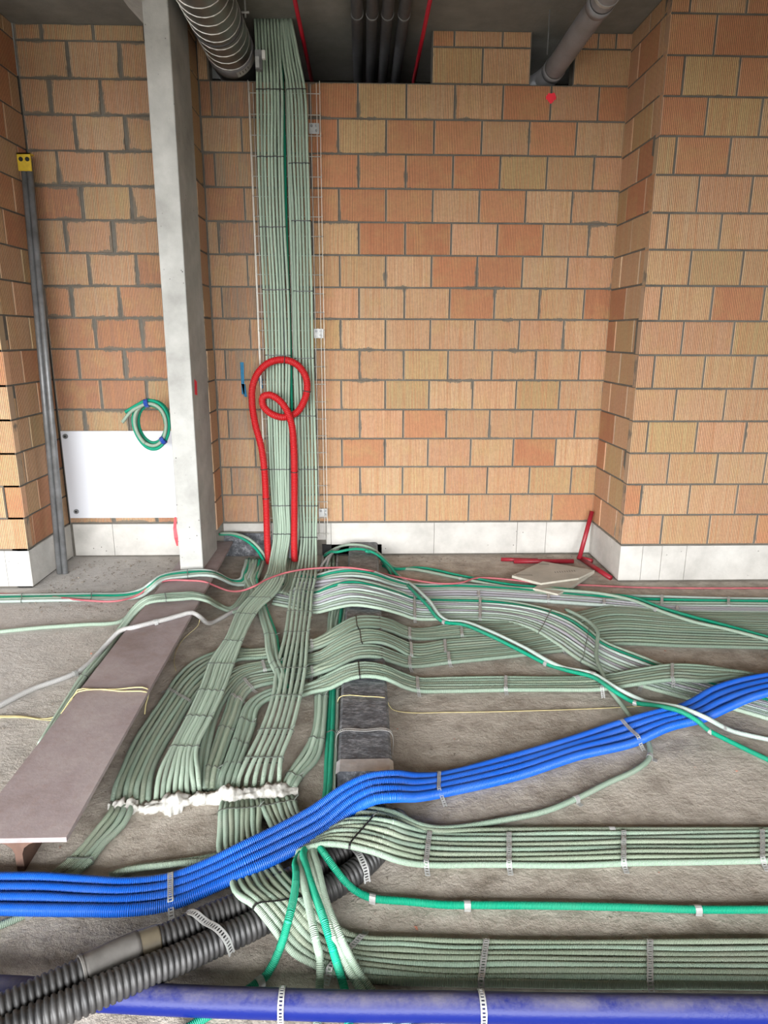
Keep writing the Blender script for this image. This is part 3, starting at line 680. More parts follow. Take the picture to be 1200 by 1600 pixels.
# --- small bundles right of the riser conduits
bundle('the bundle curving beside the floor duct', ['sage','pale','sage','pale'], .0096,
  [(530,925,545,925,.012),(517,945,534,948,.012),(511,990,526,990,.012),(505,1025,522,1025,.012),(497,1060,515,1062,.012),(493,1080,513,1082,.012),(490,1130,509,1132,.012),(486,1150,506,1155,.012),(470,1177,500,1185,.012),(449,1208,472,1218,.014),(441,1228,462,1234,.016),(437,1240,458,1242,.002)],
  'conduits beside the floor duct', ties=[2.1,5.2,7.2,9.1], tiewhere=['uppermost','second','third','nearest the foam'])
bundle('the straight trio hugging the floor duct', ['green','green','pale'], .0096,
  [(530,925,542,925,.012),(528,948,541,948,.012),(522,985,536,985,.012),(518,1030,531,1030,.012),(514,1080,530,1082,.012),(511,1130,528,1132,.012),(508,1190,527,1192,.012),(504,1243,524,1243,.012),(500,1262,520,1262,.012)],
  'conduits beside the floor duct', ties=[4.0,5.3], tiewhere=['upper','lower'])
# --- stems coming out of the foam in front, running under the blue conduits
GK = 'conduits in front of the foam seal'
lr2 = bundle('the lower front bundle', ['sage','sage','olive','sage','olive','olive','sage','olive'], .0099,
  [(345,1252,404,1248,.002),(341,1268,408,1262,.03),(339,1300,409,1296,.03),(340,1330,415,1320,.03),(350,1350,430,1335,.035),(357,1378,440,1352,.06),(368,1398,462,1380,.095),(392,1415,485,1402,.105),(415,1445,505,1422,.09),(455,1492,524,1440,.04),(490,1512,548,1458,.016),(520,1525,580,1464,.013),(575,1533,640,1466,.013),(690,1541,700,1469,.013),(800,1543,810,1469,.013),(950,1543,950,1469,.013),(1080,1544,1080,1470,.013),(1300,1548,1300,1467,.013)],
  GK, side='left', straps=[10.7,13.55,15.5], strapwhere=['at its bend','second from left','farthest right'], jit=.0022, step=.02, stag=False, ribs=True)
tie_at(lr2, 7.1, .0099, 'black cable tie round the lower front bundle where it humps over the black pipes', 'cable ties on the conduit bundles')
tie_at(lr2, 1.1, .0099, 'grey cable tie round the stems of the lower front bundle below the foam', 'cable ties on the conduit bundles', True)
lr1 = bundle('the upper front bundle', ['sage','olive','olive','sage','olive','sage','sage'], .0099,
  [(404,1250,458,1240,.002),(406,1262,464,1252,.03),(420,1292,472,1275,.03),(432,1320,495,1288,.035),(448,1338,520,1292,.05),(470,1332,530,1288,.09),(500,1322,545,1280,.112),(535,1323,578,1277,.112),(580,1335,615,1282,.105),(625,1350,640,1290,.05),(665,1356,672,1298,.014),(760,1356,760,1302,.013),(900,1355,900,1300,.013),(985,1352,985,1299,.013),(1100,1352,1100,1298,.013),(1300,1346,1300,1295,.013)],
  GK, side='left', straps=[10.0,11.25,12.87,14.45], strapwhere=['leftmost','second from left','third from left','at far right'], jit=.002, step=.02, stag=False, ribs=True)
tie_at(lr1, 7.2, .0099, 'black cable tie round the upper front bundle where it humps over the black pipes', 'cable ties on the conduit bundles')
tie_at(lr1, 1.1, .0099, 'grey cable tie round the stems of the upper front bundle below the foam', 'cable ties on the conduit bundles', True)
bundle('the four leaving the foam to lower left', ['olive','olive','sage','sage'], .0099,
  [(172,1255,208,1255,.0),(168,1270,208,1268,.02),(150,1292,196,1290,.012),(128,1320,168,1318,.012),(104,1346,146,1346,.012),(78,1366,122,1366,.012),(50,1390,95,1392,.012),(20,1425,60,1425,.012)],
  GK, side='left', ties=[4.0], tiewhere=['halfway'])
bundle('the low pair left of the front stems', ['sage','pale'], .0099,
  [(420,1325,420,1345,.013),(345,1333,350,1347,.013),(312,1340,314,1352,.013),(250,1348,250,1360,.013),(200,1356,200,1366,.013),(170,1366,172,1376,.011)], GK, side='back')

def single(pts, r, mat, label, group=None, clips=(), name='conduit', cat='conduit', cliplab=None, step=.025, k=8, ribs=False):
    P, q = spline([pt(*p) for p in pts], step)
    P, q = run_on(P, q, pts[0][0], pts[-1][0])
    o = conduit(P, r, mat, label, group, k, name, cat, ribs=ribs or group == GF)
    for j, t in enumerate(clips):
        c, T = cross([(P, q)], t); p = c[0]; lat = np.cross(T, [0, 0, 1.]); lat /= np.linalg.norm(lat)
        g = Geo(); w = .009; v = []
        prof = [(-(r+.018), -p[2]+.002 if p[2] < .04 else -r), (-(r+.002), -p[2]+.002 if p[2] < .04 else -r)]+[((r+.0016)*math.cos(a), (r+.0016)*math.sin(a)) for a in np.linspace(math.pi, 0, 7)]+[((r+.0016), -min(r, p[2]-.001))]
        for s in (-w, w):
            for a, b in prof: v.append(p+T*s+lat*a+np.array([0, 0, b]))
        n = len(prof); g.add(v, [(i, i+1, n+i+1, n+i) for i in range(n-1)])
        co = g.build('pipe_clip', M['steel']); md = co.modifiers.new('t', 'SOLIDIFY'); md.thickness = .0015
        tag(co, f"steel clip on {cliplab or label}, {ORD[j]} along it" if len(clips) > 1 else f"steel clip on {cliplab or label}", 'pipe clip', 'pipe clips on single conduits')
    return P, q
# --- green/pale pairs across the right half
GF = 'front conduits running under the navy pipe'
GP = 'paired conduits crossing the floor'
single([(505,870,.01),(515,863,.06),(530,862,.115),(550,858,.122),(565,858,.122),(585,864,.11),(605,880,.06),(625,905,.014),(640,918,.035),(667,945,.05),(694,972,.03),(720,975,.03),(757,989,.045),(816,1018,.035),(853,1037,.012),(888,1048,.035),(927,1058,.05),(960,1080,.055),(992,1098,.014),(1015,1101,.03),(1040,1105,.085),(1067,1113,.112),(1088,1125,.105),(1107,1141,.04),(1150,1163,.012),(1215,1194,.012)], .0096, 'green',
       'long emerald green conduit winding from the wall foot across every bundle to lower right', GP, cliplab='the winding emerald conduit', clips=[10.0,14.0,18.0,23.0])
single([(596,878,.012),(604,884,.014),(614,893,.014),(622,899,.014),(630,905,.016),(648,917,.04),(672,940,.055),(700,970,.034),(722,971,.034),(760,984,.05),(820,1012,.04),(877,1042,.03),(927,1053,.055),(967,1077,.055),(1006,1095,.014),(1040,1101,.08),(1065,1106,.112),(1100,1120,.108),(1130,1136,.04),(1146,1143,.014),(1170,1149,.012),(1215,1158,.012)], .0096, 'white',
       'long whitish conduit running alongside the winding emerald green one', GP, cliplab='the whitish twin of the winding emerald conduit', clips=[12.0,18.0])
single([(508,866,.012),(524,857,.07),(545,851,.125),(565,852,.127),(583,858,.11),(600,872,.05),(615,886,.014),(650,890,.012),(720,904,.012),(800,918,.013),(870,922,.03),(935,927,.033),(985,937,.033),(1030,954,.033),(1085,972,.035),(1135,983,.035),(1215,1004,.03)], .0098, 'pale',
       'pale conduit starting at the wall slot and slanting over the right-hand bundles', GP, cliplab='the pale slanting conduit', clips=[8.0,12.9])
single([(598,884,.012),(606,886,.012),(620,889,.012),(655,887,.012),(722,900,.012),(802,914,.013),(875,920,.028),(940,928,.03),(990,934,.032),(1034,950,.032),(1090,966,.033),(1140,979,.033),(1215,1000,.028)], .0098, 'green',
       'thin emerald green conduit just behind the pale slanting one', GP)
single([(884,952,.03),(905,962,.045),(925,975,.06),(934,988,.065),(933,1005,.05),(932,1027,.045),(940,1050,.05),(953,1078,.04),(968,1097,.014),(984,1118,.012),(1003,1140,.012),(1016,1173,.012),(1013,1187,.012),(993,1203,.012),(950,1223,.012),(900,1248,.012),(850,1268,.012),(783,1282,.012),(716,1293,.012),(680,1294,.018),(650,1287,.04),(615,1270,.085),(580,1264,.10),(545,1262,.10)], .0099, 'sage',
       'single sage conduit looping from the fan under the blue conduits and back left', GP, cliplab='the looping sage conduit', clips=[11.6,15.0])
single([(1215,1297,.012),(1000,1297,.012),(956,1297,.012),(850,1297,.012),(740,1298,.012),(686,1299,.014),(655,1294,.03),(620,1280,.075),(585,1272,.105),(550,1270,.105)], .0099, 'olive',
       'dusty conduit lying along the back edge of the upper front bundle', GP, cliplab='the rearmost dusty front conduit', clips=[2.0])
# --- left floor
single([(-20,1112,.013),(0,1102,.013),(50,1077,.013),(117,1052,.013),(140,1036,.02),(167,1006,.05),(187,986,.10),(210,980,.132),(233,974,.132),(258,968,.132),(283,961,.132),(300,957,.132),(310,962,.11),(323,973,.04),(333,972,.013),(352,962,.013),(377,949,.013),(410,935,.013)], .0125, 'grey',
       'light grey conduit crossing the steel beam from the left edge', 'conduits crossing the steel beam', cliplab='the grey conduit at left', clips=[3.0,8.4])
single([(-20,989,.011),(60,981,.011),(130,976,.011),(189,971,.012),(200,962,.02)], .011, 'pale', 'lone pale green conduit on the grey floor left of the beam', 'conduits crossing the steel beam')
single([(-15,1452,.012),(15,1440,.012),(43,1428,.012),(75,1408,.012)], .0099, 'sage', 'short sage conduit end below the blue conduits at left', GK, cliplab='the short conduit end at lower left', clips=[2.0])
single([(343,835,('w',4.70)),(360,835,('w',4.66)),(385,845,('w',4.6)),(402,860,('w',4.55)),(412,876,.02)], .0096, 'green', 'emerald green conduit arching out of the wall foot beside the column', 'conduits from the wall slot')
single([(345,833,('w',4.69)),(368,834,('w',4.64)),(392,844,('w',4.57)),(408,860,('w',4.53)),(417,874,.02)], .0096, 'pale', 'pale conduit arching over the green one beside the column', 'conduits from the wall slot')
single([(572,861,.124),(590,868,.06),(604,885,.03),(612,900,.02),(618,912,.014)], .0098, 'green', 'short emerald green conduit dropping from the duct top to the floor', 'conduits from the wall slot')

# --- front singles fanning out from under the upper front bundle
ctr = (478,1322)
single([(490,1318,.07),(478,1326,.075),(463,1345,.095),(463,1366,.13),(460,1397,.135),(450,1440,.125),(437,1483,.06),(417,1523,.014),(397,1540,.012),(360,1565,.012),(320,1590,.012),(280,1615,.012)], .0108, 'green', 'emerald green conduit hanging leftmost over the lower front bundle', GF, cliplab='the leftmost hanging emerald conduit', clips=[7.6])
single([(490,1320,.07),(470,1338,.09),(473,1373,.13),(482,1413,.135),(493,1467,.12),(500,1500,.045),(499,1550,.013),(496,1597,.012),(494,1630,.012)], .0108, 'sage', 'sage conduit second from left of those dropping over the lower bundle', GF)
single([(498,1320,.07),(476,1328,.095),(480,1360,.125),(493,1400,.135),(507,1440,.135),(520,1483,.10),(533,1527,.02),(540,1552,.013),(545,1600,.012),(548,1630,.012)], .0108, 'green', 'emerald green conduit in the middle of those dropping over the lower bundle', GF)
single([(500,1320,.07),(483,1333,.09),(487,1360,.12),(503,1413,.13),(520,1467,.115),(540,1507,.04),(567,1550,.013),(600,1590,.012),(622,1615,.012)], .0108, 'pale', 'pale conduit to the right of the middle green one in front', GF)
single([(502,1318,.07),(491,1325,.09),(497,1357,.12),(513,1420,.128),(533,1467,.11),(553,1507,.04),(580,1548,.013),(633,1597,.012),(655,1618,.012)], .0108, 'sage', 'sage conduit rightmost of those passing under the navy pipe', GF)
single([(490,1316,.07),(498,1322,.10),(513,1343,.11),(533,1370,.08),(553,1390,.035),(577,1402,.013),(633,1408,.012),(700,1414,.012),(730,1414,.012),(850,1415,.012),(960,1417,.012),(1090,1421,.012),(1215,1421,.012)], .0108, 'green', 'emerald green conduit running alone to the right between the two front bundles', GF, cliplab='the lone emerald conduit', clips=[5.1,8.0,11.0], step=.02)

# --- blue conduits
bl = bundle('the blue band', ['blue','blue','blue','blue'], .0172,
  [(-25,1365,-25,1428,.036),(67,1365,67,1430,.040),(133,1370,133,1431,.041),(200,1373,200,1430,.038),(267,1366,267,1419,.030),(325,1345,333,1393,.05),(372,1320,390,1368,.075),(433,1290,455,1337,.075),(485,1262,515,1305,.08),(535,1228,560,1268,.115),(573,1211,588,1254,.14),(612,1206,617,1252,.135),(650,1209,650,1251,.075),(690,1208,690,1243,.028),(800,1180,805,1218,.019),(900,1150,906,1185,.019),(960,1128,995,1165,.02),(1015,1113,1050,1140,.05),(1060,1102,1100,1127,.075),(1112,1074,1140,1110,.075),(1150,1062,1175,1095,.065),(1222,1049,1222,1080,.05)],
  'blue conduits crossing the floor', side='back', jit=.001, k=12, lab=['rearmost of the four bright blue corrugated conduits','second from the back of the four bright blue conduits','third from the back of the four bright blue conduits','front one of the four bright blue corrugated conduits'], step=.02, stag=False, ribs=True)
strap_at(bl, 4.0, .0172, 'perforated steel strap over the blue conduits at lower left', 'perforated straps on the conduits')
strap_at(bl, 12.9, .0172, 'perforated steel strap over the blue conduits right of the floor duct', 'perforated straps on the conduits')
strap_at(bl, 16.1, .0172, 'perforated steel strap over the blue conduits at the looped conduit', 'perforated straps on the conduits')

# --- red loop on the riser
yl = 4.545
red = [(421,880,.0),(419,868,('w',4.52)),(416,790,('w',4.53)),(413,733,('w',4.53)),(408,697,('w',4.53)),(399,663,('w',4.53)),(394,630,('w',4.53)),(395,603,('w',4.53)),(403,583,('w',4.53)),(420,567,('w',4.53)),(443,562,('w',4.53)),(463,569,('w',4.53)),(477,587,('w',4.53)),(480,607,('w',4.53)),(475,627,('w',4.53)),(463,645,('w',4.52)),(443,652,('w',4.50)),(423,646,('w',4.48)),(411,633,('w',4.475)),(411,620,('w',4.475)),(421,617,('w',4.475)),(437,626,('w',4.475)),(449,643,('w',4.475)),(456,665,('w',4.48)),(459,697,('w',4.50)),(460,737,('w',4.52)),(460,797,('w',4.52)),(460,868,('w',4.51)),(461,880,.0)]
redP, redq = spline([pt(*p) for p in red], .015)
conduit(redP, .0235, 'red', 'red conduit tied in a hanging loop on the riser', None, 14, ribs=True)
for t, w in ((3.0,'left leg'),(10.1,'top of loop'),(13.2,'right of loop'),(25.0,'right leg'),(2.2,'left leg low')):
    tie_at([(redP, redq)], t, .0235, f'black cable tie round the red conduit, {w}', 'cable ties on the conduit bundles', tail=False)

# --- thin red cable
rc = [(-20,928,.01),(0,928,.01),(67,931,.01),(133,938,.024),(183,939,.024),(213,931,.03),(240,913,.12),(262,907,.128),(295,907,.128),(320,909,.128),(335,915,.09),(357,923,.045),(378,923,.06),(397,916,.085),(415,906,.09),(433,899,.09),(450,894,.09),(480,889,.09),(517,887,.10),(545,887,.135),(575,891,.13),(605,898,.05),(640,905,.03),(690,912,.028),(717,911,.028),(747,903,.02),(800,906,.02),(850,913,.006),(907,914,.006),(1000,918,.006),(1215,919,.006)]
single(rc, .0062, 'redcable', 'thin dusty red cable lying right across the room over beam and bundles', None, name='cable', cat='cable', k=6)
# --- cords
single([(-15,1119,.006),(30,1119,.006),(83,1121,.006),(110,1098,.06),(121,1078,.12),(150,1077,.122),(190,1080,.122),(228,1081,.122),(232,1085,.10),(228,1100,.05),(226,1116,.02)], .0028, 'cord', 'pale yellow cord crossing the steel beam and drooping at its edge', 'yellow cords', name='cord', cat='cord', k=6)
single([(-15,1121,.005),(40,1121,.005),(85,1124,.006),(118,1084,.11),(125,1080,.122),(180,1077,.122),(230,1076,.122),(231,1082,.1),(222,1095,.06)], .0028, 'cord', 'second pale yellow cord lying beside the first on the beam', 'yellow cords', name='cord', cat='cord', k=6)
single([(528,1099,.05),(530,1090,.10),(536,1087,.104),(570,1088,.104),(600,1090,.104),(605,1095,.06),(612,1108,.01),(625,1112,.004),(700,1113,.004),(850,1110,.004),(955,1106,.004),(1010,1103,.004)], .0019, 'cord', 'yellow cord wrapped over the floor duct and stretched to the right', 'yellow cords', name='cord', cat='cord', k=6)
single([(312,968,.10),(309,978,.05),(290,995,.01),(276,1015,.005),(272,1035,.005),(275,1048,.005)], .0016, 'cord', 'loose thin thread curling on the floor right of the beam', None, name='thread', cat='thread', k=5)

# ------------------------------------------------------------------ foam seal
fp = [fl(170,1260,.005), fl(205,1262,.008), fl(235,1262,.01), fl(262,1258,.012), fl(290,1252,.014), fl(320,1247,.014), fl(345,1245,.016), fl(370,1243,.018), fl(400,1241,.018), fl(430,1239,.016), fl(466,1238,.014)]
P, q = spline(fp, .004); k = 16; V = []; F = []
from mathutils import noise as mn
T = np.gradient(P, axis=0); T /= np.linalg.norm(T, axis=1)[:, None]
for i, p in enumerate(P):
    s = i/len(P); env = min(1, 8*s, 8*(1-s))
    lat = np.cross(T[i], [0, 0, 1.0])
    for j in range(k):
        a = 2*math.pi*j/k
        u = Vector((p[0]*28, p[1]*28, a*1.1)); rr = .021+.017*mn.noise(u)+.010*mn.noise(u*2.6+Vector((9, 1, 3)))+.005*mn.noise(u*6)
        rr *= (.55+.45*env)*(.9+.5*max(0, math.sin(s*23)))*(.5 if s < .22 and .1 < s % .07*10 < .3 else 1)
        V.append(p+lat*math.cos(a)*rr*1.15+np.array([0, 0, max(-.004-p[2], math.sin(a)*rr)]))
for i in range(len(P)-1):
    for j in range(k): F.append((i*k+j, i*k+(j+1) % k, (i+1)*k+(j+1) % k, (i+1)*k+j))
F += [tuple(range(k)), tuple((len(P)-1)*k+j for j in range(k-1, -1, -1))]
tag(mesh_obj('foam_seal', V, F, M['foam'], None, True), 'lumpy white expanding foam where the riser conduits enter the floor', 'foam')

# ------------------------------------------------------------------ black corrugated pipes
def corrugated(pts, r0, r1, pitch, skip=None):
    P, q = spline(pts, .01); L = np.concatenate([[0], np.cumsum(np.linalg.norm(np.diff(P, axis=0), axis=1))])
    s = []; rr = []
    x = 0
    while x < L[-1]:
        for d, r in ((0, r0), (.12, r0), (.22, r1-.0012), (.38, r1), (.62, r1), (.78, r1-.0012), (.88, r0)):
            s.append(x+d*pitch); rr.append(r)
        x += pitch
    s = np.array(s); m = s < L[-1]; s = s[m]; rr = np.array(rr)[m]
    Q = np.stack([np.interp(s, L, P[:, i]) for i in range(3)], 1)
    return Q, rr, s, L, P, q
bp1 = [(700,1195,.06),(640,1235,.052),(600,1268,.047),(560,1310,.044),(545,1322,.044),(510,1345,.044),(470,1368,.046),(436,1385,.05),(383,1412,.055),(333,1432,.062),(267,1463,.075),(200,1487,.088),(133,1519,.098),(67,1549,.102),(0,1580,.104),(-50,1603,.105)]
bp1 = [(592,1262,.05),(578,1285,.038)]+bp1[3:]
b1 = empty('corrugated_pipe', fl(300,1450,0), 'upper black corrugated pipe with a smooth grey sleeve crossing lower left', 'pipe', 'black corrugated pipes')
Q, R_, s, L, P1, q1 = corrugated([pt(*p) for p in bp1]+[np.array([-1.6, 1.03, .095])], .0315, .036, .0145)
v, f, _ = tube_geo(Q, R_, 20); mesh_obj('ribbed_body', v, f, M['black_pipe'], b1, True)
def seg(P, q, t0, t1): return np.array([[np.interp(t, q, P[:, i]) for i in range(3)] for t in np.linspace(t0, t1, 14)])
v, f, _ = tube_geo(seg(P1, q1, 9.75, 11.05), .0385, 20); mesh_obj('sleeve', v, f, M['sleeve'], b1, True)
v, f, _ = tube_geo(seg(P1, q1, 9.3, 9.78), .0375, 20); mesh_obj('tape_wrap', v, f, M['tape_brown'], b1, True)
v, f, _ = tube_geo(seg(P1, q1, 11.03, 11.1), .041, 20); mesh_obj('sleeve_collar', v, f, M['sleeve'], b1, True)
bp2 = [(625,1275,.05),(606,1305,.038),(583,1337,.040),(555,1362,.044),(520,1385,.044),(470,1408,.046),(430,1428,.05),(383,1452,.056),(333,1474,.064),(283,1497,.076),(233,1517,.09),(167,1545,.102),(100,1575,.106),(40,1600,.106),(-20,1628,.106)]
b2 = empty('corrugated_pipe', fl(300,1490,0), 'lower black corrugated pipe running to the bottom left corner', 'pipe', 'black corrugated pipes')
Q, R_, s, L, P2, q2 = corrugated([pt(*p) for p in bp2]+[np.array([-1.55, .93, .095])], .0315, .036, .0145)
v, f, _ = tube_geo(Q, R_, 20); mesh_obj('ribbed_body', v, f, M['black_pipe'], b2, True)
def over(A, B, r, label, foot0=None, foot1=None):
    d = B-A; d[2] = 0; d /= np.linalg.norm(d); z = np.array([0, 0, 1.])
    pts = [A-d*(r+.012)+z*(-.5*r), A-d*r*.85+z*r*.62, A+z*(r+.003), (A+B)/2+z*r*.97, B+z*(r+.003), B+d*r*.85+z*r*.62, B+d*(r+.010)+z*(-.4*r)]
    t = np.cross(d, z); tag(ladder(pts, t, .02, name='perforated_strap'), label, 'strap', 'perforated straps on the conduits')
over(seg(P1, q1, 8.45, 8.6)[0], seg(P2, q2, 7.85, 8.0)[0], .036, 'perforated steel strap over both black corrugated pipes at left')
over(seg(P1, q1, 3.1, 3.3)[0], seg(P2, q2, 2.75, 2.9)[0], .036, 'perforated steel strap over the black corrugated pipes near the floor duct')

# ------------------------------------------------------------------ navy pipe
nv = [(-60,1545,.048),(60,1551,.048),(180,1558,.047),(300,1564,.046),(420,1568,.045),(560,1572,.045),(700,1573,.045),(850,1576,.045),(1000,1577,.045),(1270,1580,.045)]
NP, nq = spline([pt(*p) for p in nv], .03); NP, nq = run_on(NP, nq, nv[0][0], nv[-1][0])
v, f, _ = tube_geo(NP, .0315, 24); tag(mesh_obj('pipe', v, f, M['navy'], None, True), 'smooth dusty navy blue pipe along the bottom edge of the picture', 'pipe')
for t, w in ((4.15,'left'),(6.35,'middle'),(9.85-.02,'right')):
    p = seg(NP, nq, min(t, 8.97), 9)[0]; T = np.array([1., -.03, 0])
    pts = [p+np.array([0, .0315+.02, -p[2]+.004]), p+np.array([0, .034, -.02])]+[p+np.array([0, .034*math.cos(a), .034*math.sin(a)]) for a in np.linspace(.1, math.pi-.1, 9)]+[p+np.array([0, -.034, -.02]), p+np.array([0, -.0315-.012, -p[2]+.004])]
    tag(ladder(pts, T, .014, name='perforated_strap'), f'perforated steel strap over the navy pipe, {w}', 'strap', 'perforated straps on the conduits')

# ------------------------------------------------------------------ wire cable tray behind the riser
def tray(x0, x1, label):
    t = empty('wire_cable_tray', ((x0+x1)/2, WALL_Y-.02, 1.6), label, 'cable tray', 'wire cable trays behind the riser')
    y = WALL_Y-.022; z0, z1 = .15, 3.03
    for x, yy in ((x0, y-.055), (x0+.002, y-.028), (x0+.02, y), ((x0+x1)/2, y), (x1-.06, y), (x1-.022, y-.02), (x1, y-.055)):
        g = Geo(); g.tube([(x, yy, z0), (x, yy, z1)], .0026, 5); g.build('rail_wire', M['wire'], t)
    z = z0+.02; me = None
    while z < z1:
        if me is None:
            g = Geo(); g.tube([(x0, y-.055, z), (x0, y-.002, z), (x0+.004, y+.003, z), (x1-.004, y+.003, z), (x1, y-.002, z), (x1, y-.055, z)], .0030, 5)
            o = g.build('cross_wire', M['wire'], t); me = o; zz = z
        else:
            o = me.copy(); C.objects.link(o); o.location = (me.location[0], me.location[1], me.location[2]+(z-zz))
        z += .117
    return t
tray(-.685, -.462, 'wire mesh cable tray behind the left half of the riser')
tr = tray(-.452, -.255, 'wire mesh cable tray behind the right half, sticking out at its right')
for px, py in ((491,201),(498,521),(505,801)):
    p = wl(px, py, WALL_Y-.03); g = Geo(); g.box((p[0]-.032, p[1]-.004, p[2]-.03), (p[0]+.03, p[1], p[2]+.03))
    cp = g.build('clamp_plate', M['steel'], tr)
    for dx, dz in ((-.016, .014), (.014, -.012), (.014, .014)):
        g = Geo(); g.tube([(p[0]+dx, p[1]-.012, p[2]+dz), (p[0]+dx, p[1]-.003, p[2]+dz)], .008, 8); g.build('bolt', M['steel_dull'], tr)

# ------------------------------------------------------------------ services under the ceiling
sd = empty('spiral_duct', (-.785, 4.0, 3.2), 'fat galvanised spiral duct under the ceiling beside the riser', 'duct')
r = .137; yA, yB = 2.4, 5.6; zc = 3.196
g = Geo(); g.tube([(-.785, y, zc) for y in np.linspace(yA, yB, 30)], r, 40); g.build('duct_wall', M['duct'], sd, True)
ys = np.linspace(yA, 4.62, 480); pitch = .098
g = Geo(); g.tube([(-.785+(r+.001)*math.cos(2*math.pi*y/pitch), y, zc+(r+.001)*math.sin(2*math.pi*y/pitch)) for y in ys], .0035, 5); g.build('spiral_seam', M['seam'], sd, True)
g = Geo(); g.tube([(-.785, y, zc) for y in (4.60, 4.605, 4.70, 4.705)], [r+.001, r+.006, r+.006, r+.001], 40); g.build('duct_collar', M['grey_pipe'], sd, True)
g = Geo(); g.tube([(-.785, y, zc) for y in (4.235, 4.24, 4.25, 4.255)], [r, r+.005, r+.005, r], 40); g.build('duct_joint', M['dark_pipe'], sd, True)
g = Geo(); a0, a1 = math.radians(-75), math.radians(-15); nn = 10
vv = [(-.785+(r+.008)*math.cos(a), y, zc+(r+.008)*math.sin(a)) for y in (4.615, 4.69) for a in np.linspace(a0, a1, nn)]
g.add(vv, [(i, i+1, nn+i+1, nn+i) for i in range(nn-1)]); g.build('paper_label', M['label'], sd, True)
g = Geo()
for aa in np.linspace(math.radians(-68), math.radians(-45), 4):
    for y0_, y1_ in ((4.625, 4.66),):
        w = .03; g.add([(-.785+(r+.009)*math.cos(a), y, zc+(r+.009)*math.sin(a)) for y in (y0_, y1_) for a in (aa, aa+w)], [(0, 1, 3, 2)])
g.build('label_print', M['tie'], sd)
hb = empty('duct_hanger', (-.615, 4.55, 3.1), 'small metal hanger clamp between spiral duct and riser top', 'bracket')
p = wl(405, 95, 4.5); g = Geo(); g.box((p[0]-.02, p[1]-.02, p[2]-.05), (p[0]+.018, p[1]+.02, p[2]+.05)); g.build('clamp_body', M['steel_dull'], hb)
p = wl(412, 86, 4.46); g = Geo(); g.box((p[0]-.009, p[1]-.012, p[2]-.022), (p[0]+.009, p[1]+.012, p[2]+.022)); g.build('white_cap', M['label'], hb)
p = wl(402, 97, 4.45); g = Geo(); g.box((p[0]-.011, p[1]-.004, p[2]-.028), (p[0]+.011, p[1], p[2]+.028)); g.build('bright_clip', M['steel'], hb)
g = Geo(); p = wl(384, 35, 4.3); g.tube([(p[0], 4.3, 3.22), (p[0], 4.3, CEIL)], .005, 6); g.tube([(p[0]-.02, 4.3, 3.245), (p[0]+.02, 4.3, 3.245)], .006, 6); g.build('threaded_rod', M['steel'], hb)

gp = empty('drain_pipe', (1.19, 4.2, 3.14), 'thick grey plastic drain pipe slanting under the ceiling at right', 'pipe')
A = wl(866,108,4.72); B = wl(938,5,3.92); dirv = (B-A)/np.linalg.norm(B-A); A2 = A-dirv*.05; B2 = B+dirv*1.3
g = Geo(); g.tube([A2, A, B, B2], .062, 28); g.build('pipe_body', M['grey_pipe'], gp, True)
el = [A2, A2-dirv*.06+np.array([-.02, 0, -.01]), A2-dirv*.12+np.array([-.08, .03, -.03]), A2-dirv*.16+np.array([-.2, .05, -.05])]
EP, _ = spline(el, .02); g = Geo(); g.tube(EP, .066, 24); g.build('elbow', M['grey_pipe'], gp, True)
for c, rr in ((A-dirv*.01, .068), (A+dirv*.80, .068)):
    g = Geo(); g.tube([c-dirv*.03, c-dirv*.029, c+dirv*.029, c+dirv*.03], [.062, rr, rr, .062], 28); g.build('socket', M['grey_pipe'], gp, True)
    g = Geo(); g.tube([c+dirv*.031, c+dirv*.036], [.0645, .0645], 28); g.build('seal_ring', M['tie'], gp, True)
c = A+dirv*.90; g = Geo(); g.tube([c-dirv*.01, c+dirv*.01], [.0655, .0655], 28); g.tube([c+np.array([0, 0, .06]), np.array([c[0], c[1], CEIL])], .005, 6); g.build('hanger_ring', M['steel'], gp)
g = Geo(); c = A+dirv*.28; g.tube([np.array([c[0]-.12, c[1], c[2]-.03]), np.array([c[0]-.12, c[1], CEIL])], .003, 5); g.build('hanger_rod', M['steel_dull'], gp)

for i, (x, w) in enumerate(((-.025, 'leftmost'), (.06, 'second from left'), (.146, 'third from left'), (.239, 'rightmost'))):
    d = empty('ceiling_pipe', (x, 4.4, 3.29), f'dark insulated pipe under the ceiling, {w} of the four', 'pipe', 'dark pipes under the ceiling')
    g = Geo(); g.tube([(x, y, 3.292) for y in (3.0, 3.6, 4.4, 5.0, 5.6)], .033, 16); g.build('insulated_body', M['dark_pipe'], d, True)
    g = Geo(); g.tube([(x, 4.40, 3.292), (x, 4.412, 3.292)], .0365, 16); g.build('pipe_ring', M['steel_dull'], d)
for A, B, w in ((fl(458,-12,3.29), np.array([-.335, 5.4, 3.20]), 'next to the riser top'), (fl(675,-14,3.29), np.array([.345, 5.4, 3.19]), 'left of the upper brick pier')):
    g = Geo(); g.tube([A, B], .012, 8); tag(g.build('red_pipe', M['dark_red_pipe'], None, True), f'thin red pipe hung under the ceiling {w}', 'pipe', 'red pipes under the ceiling')

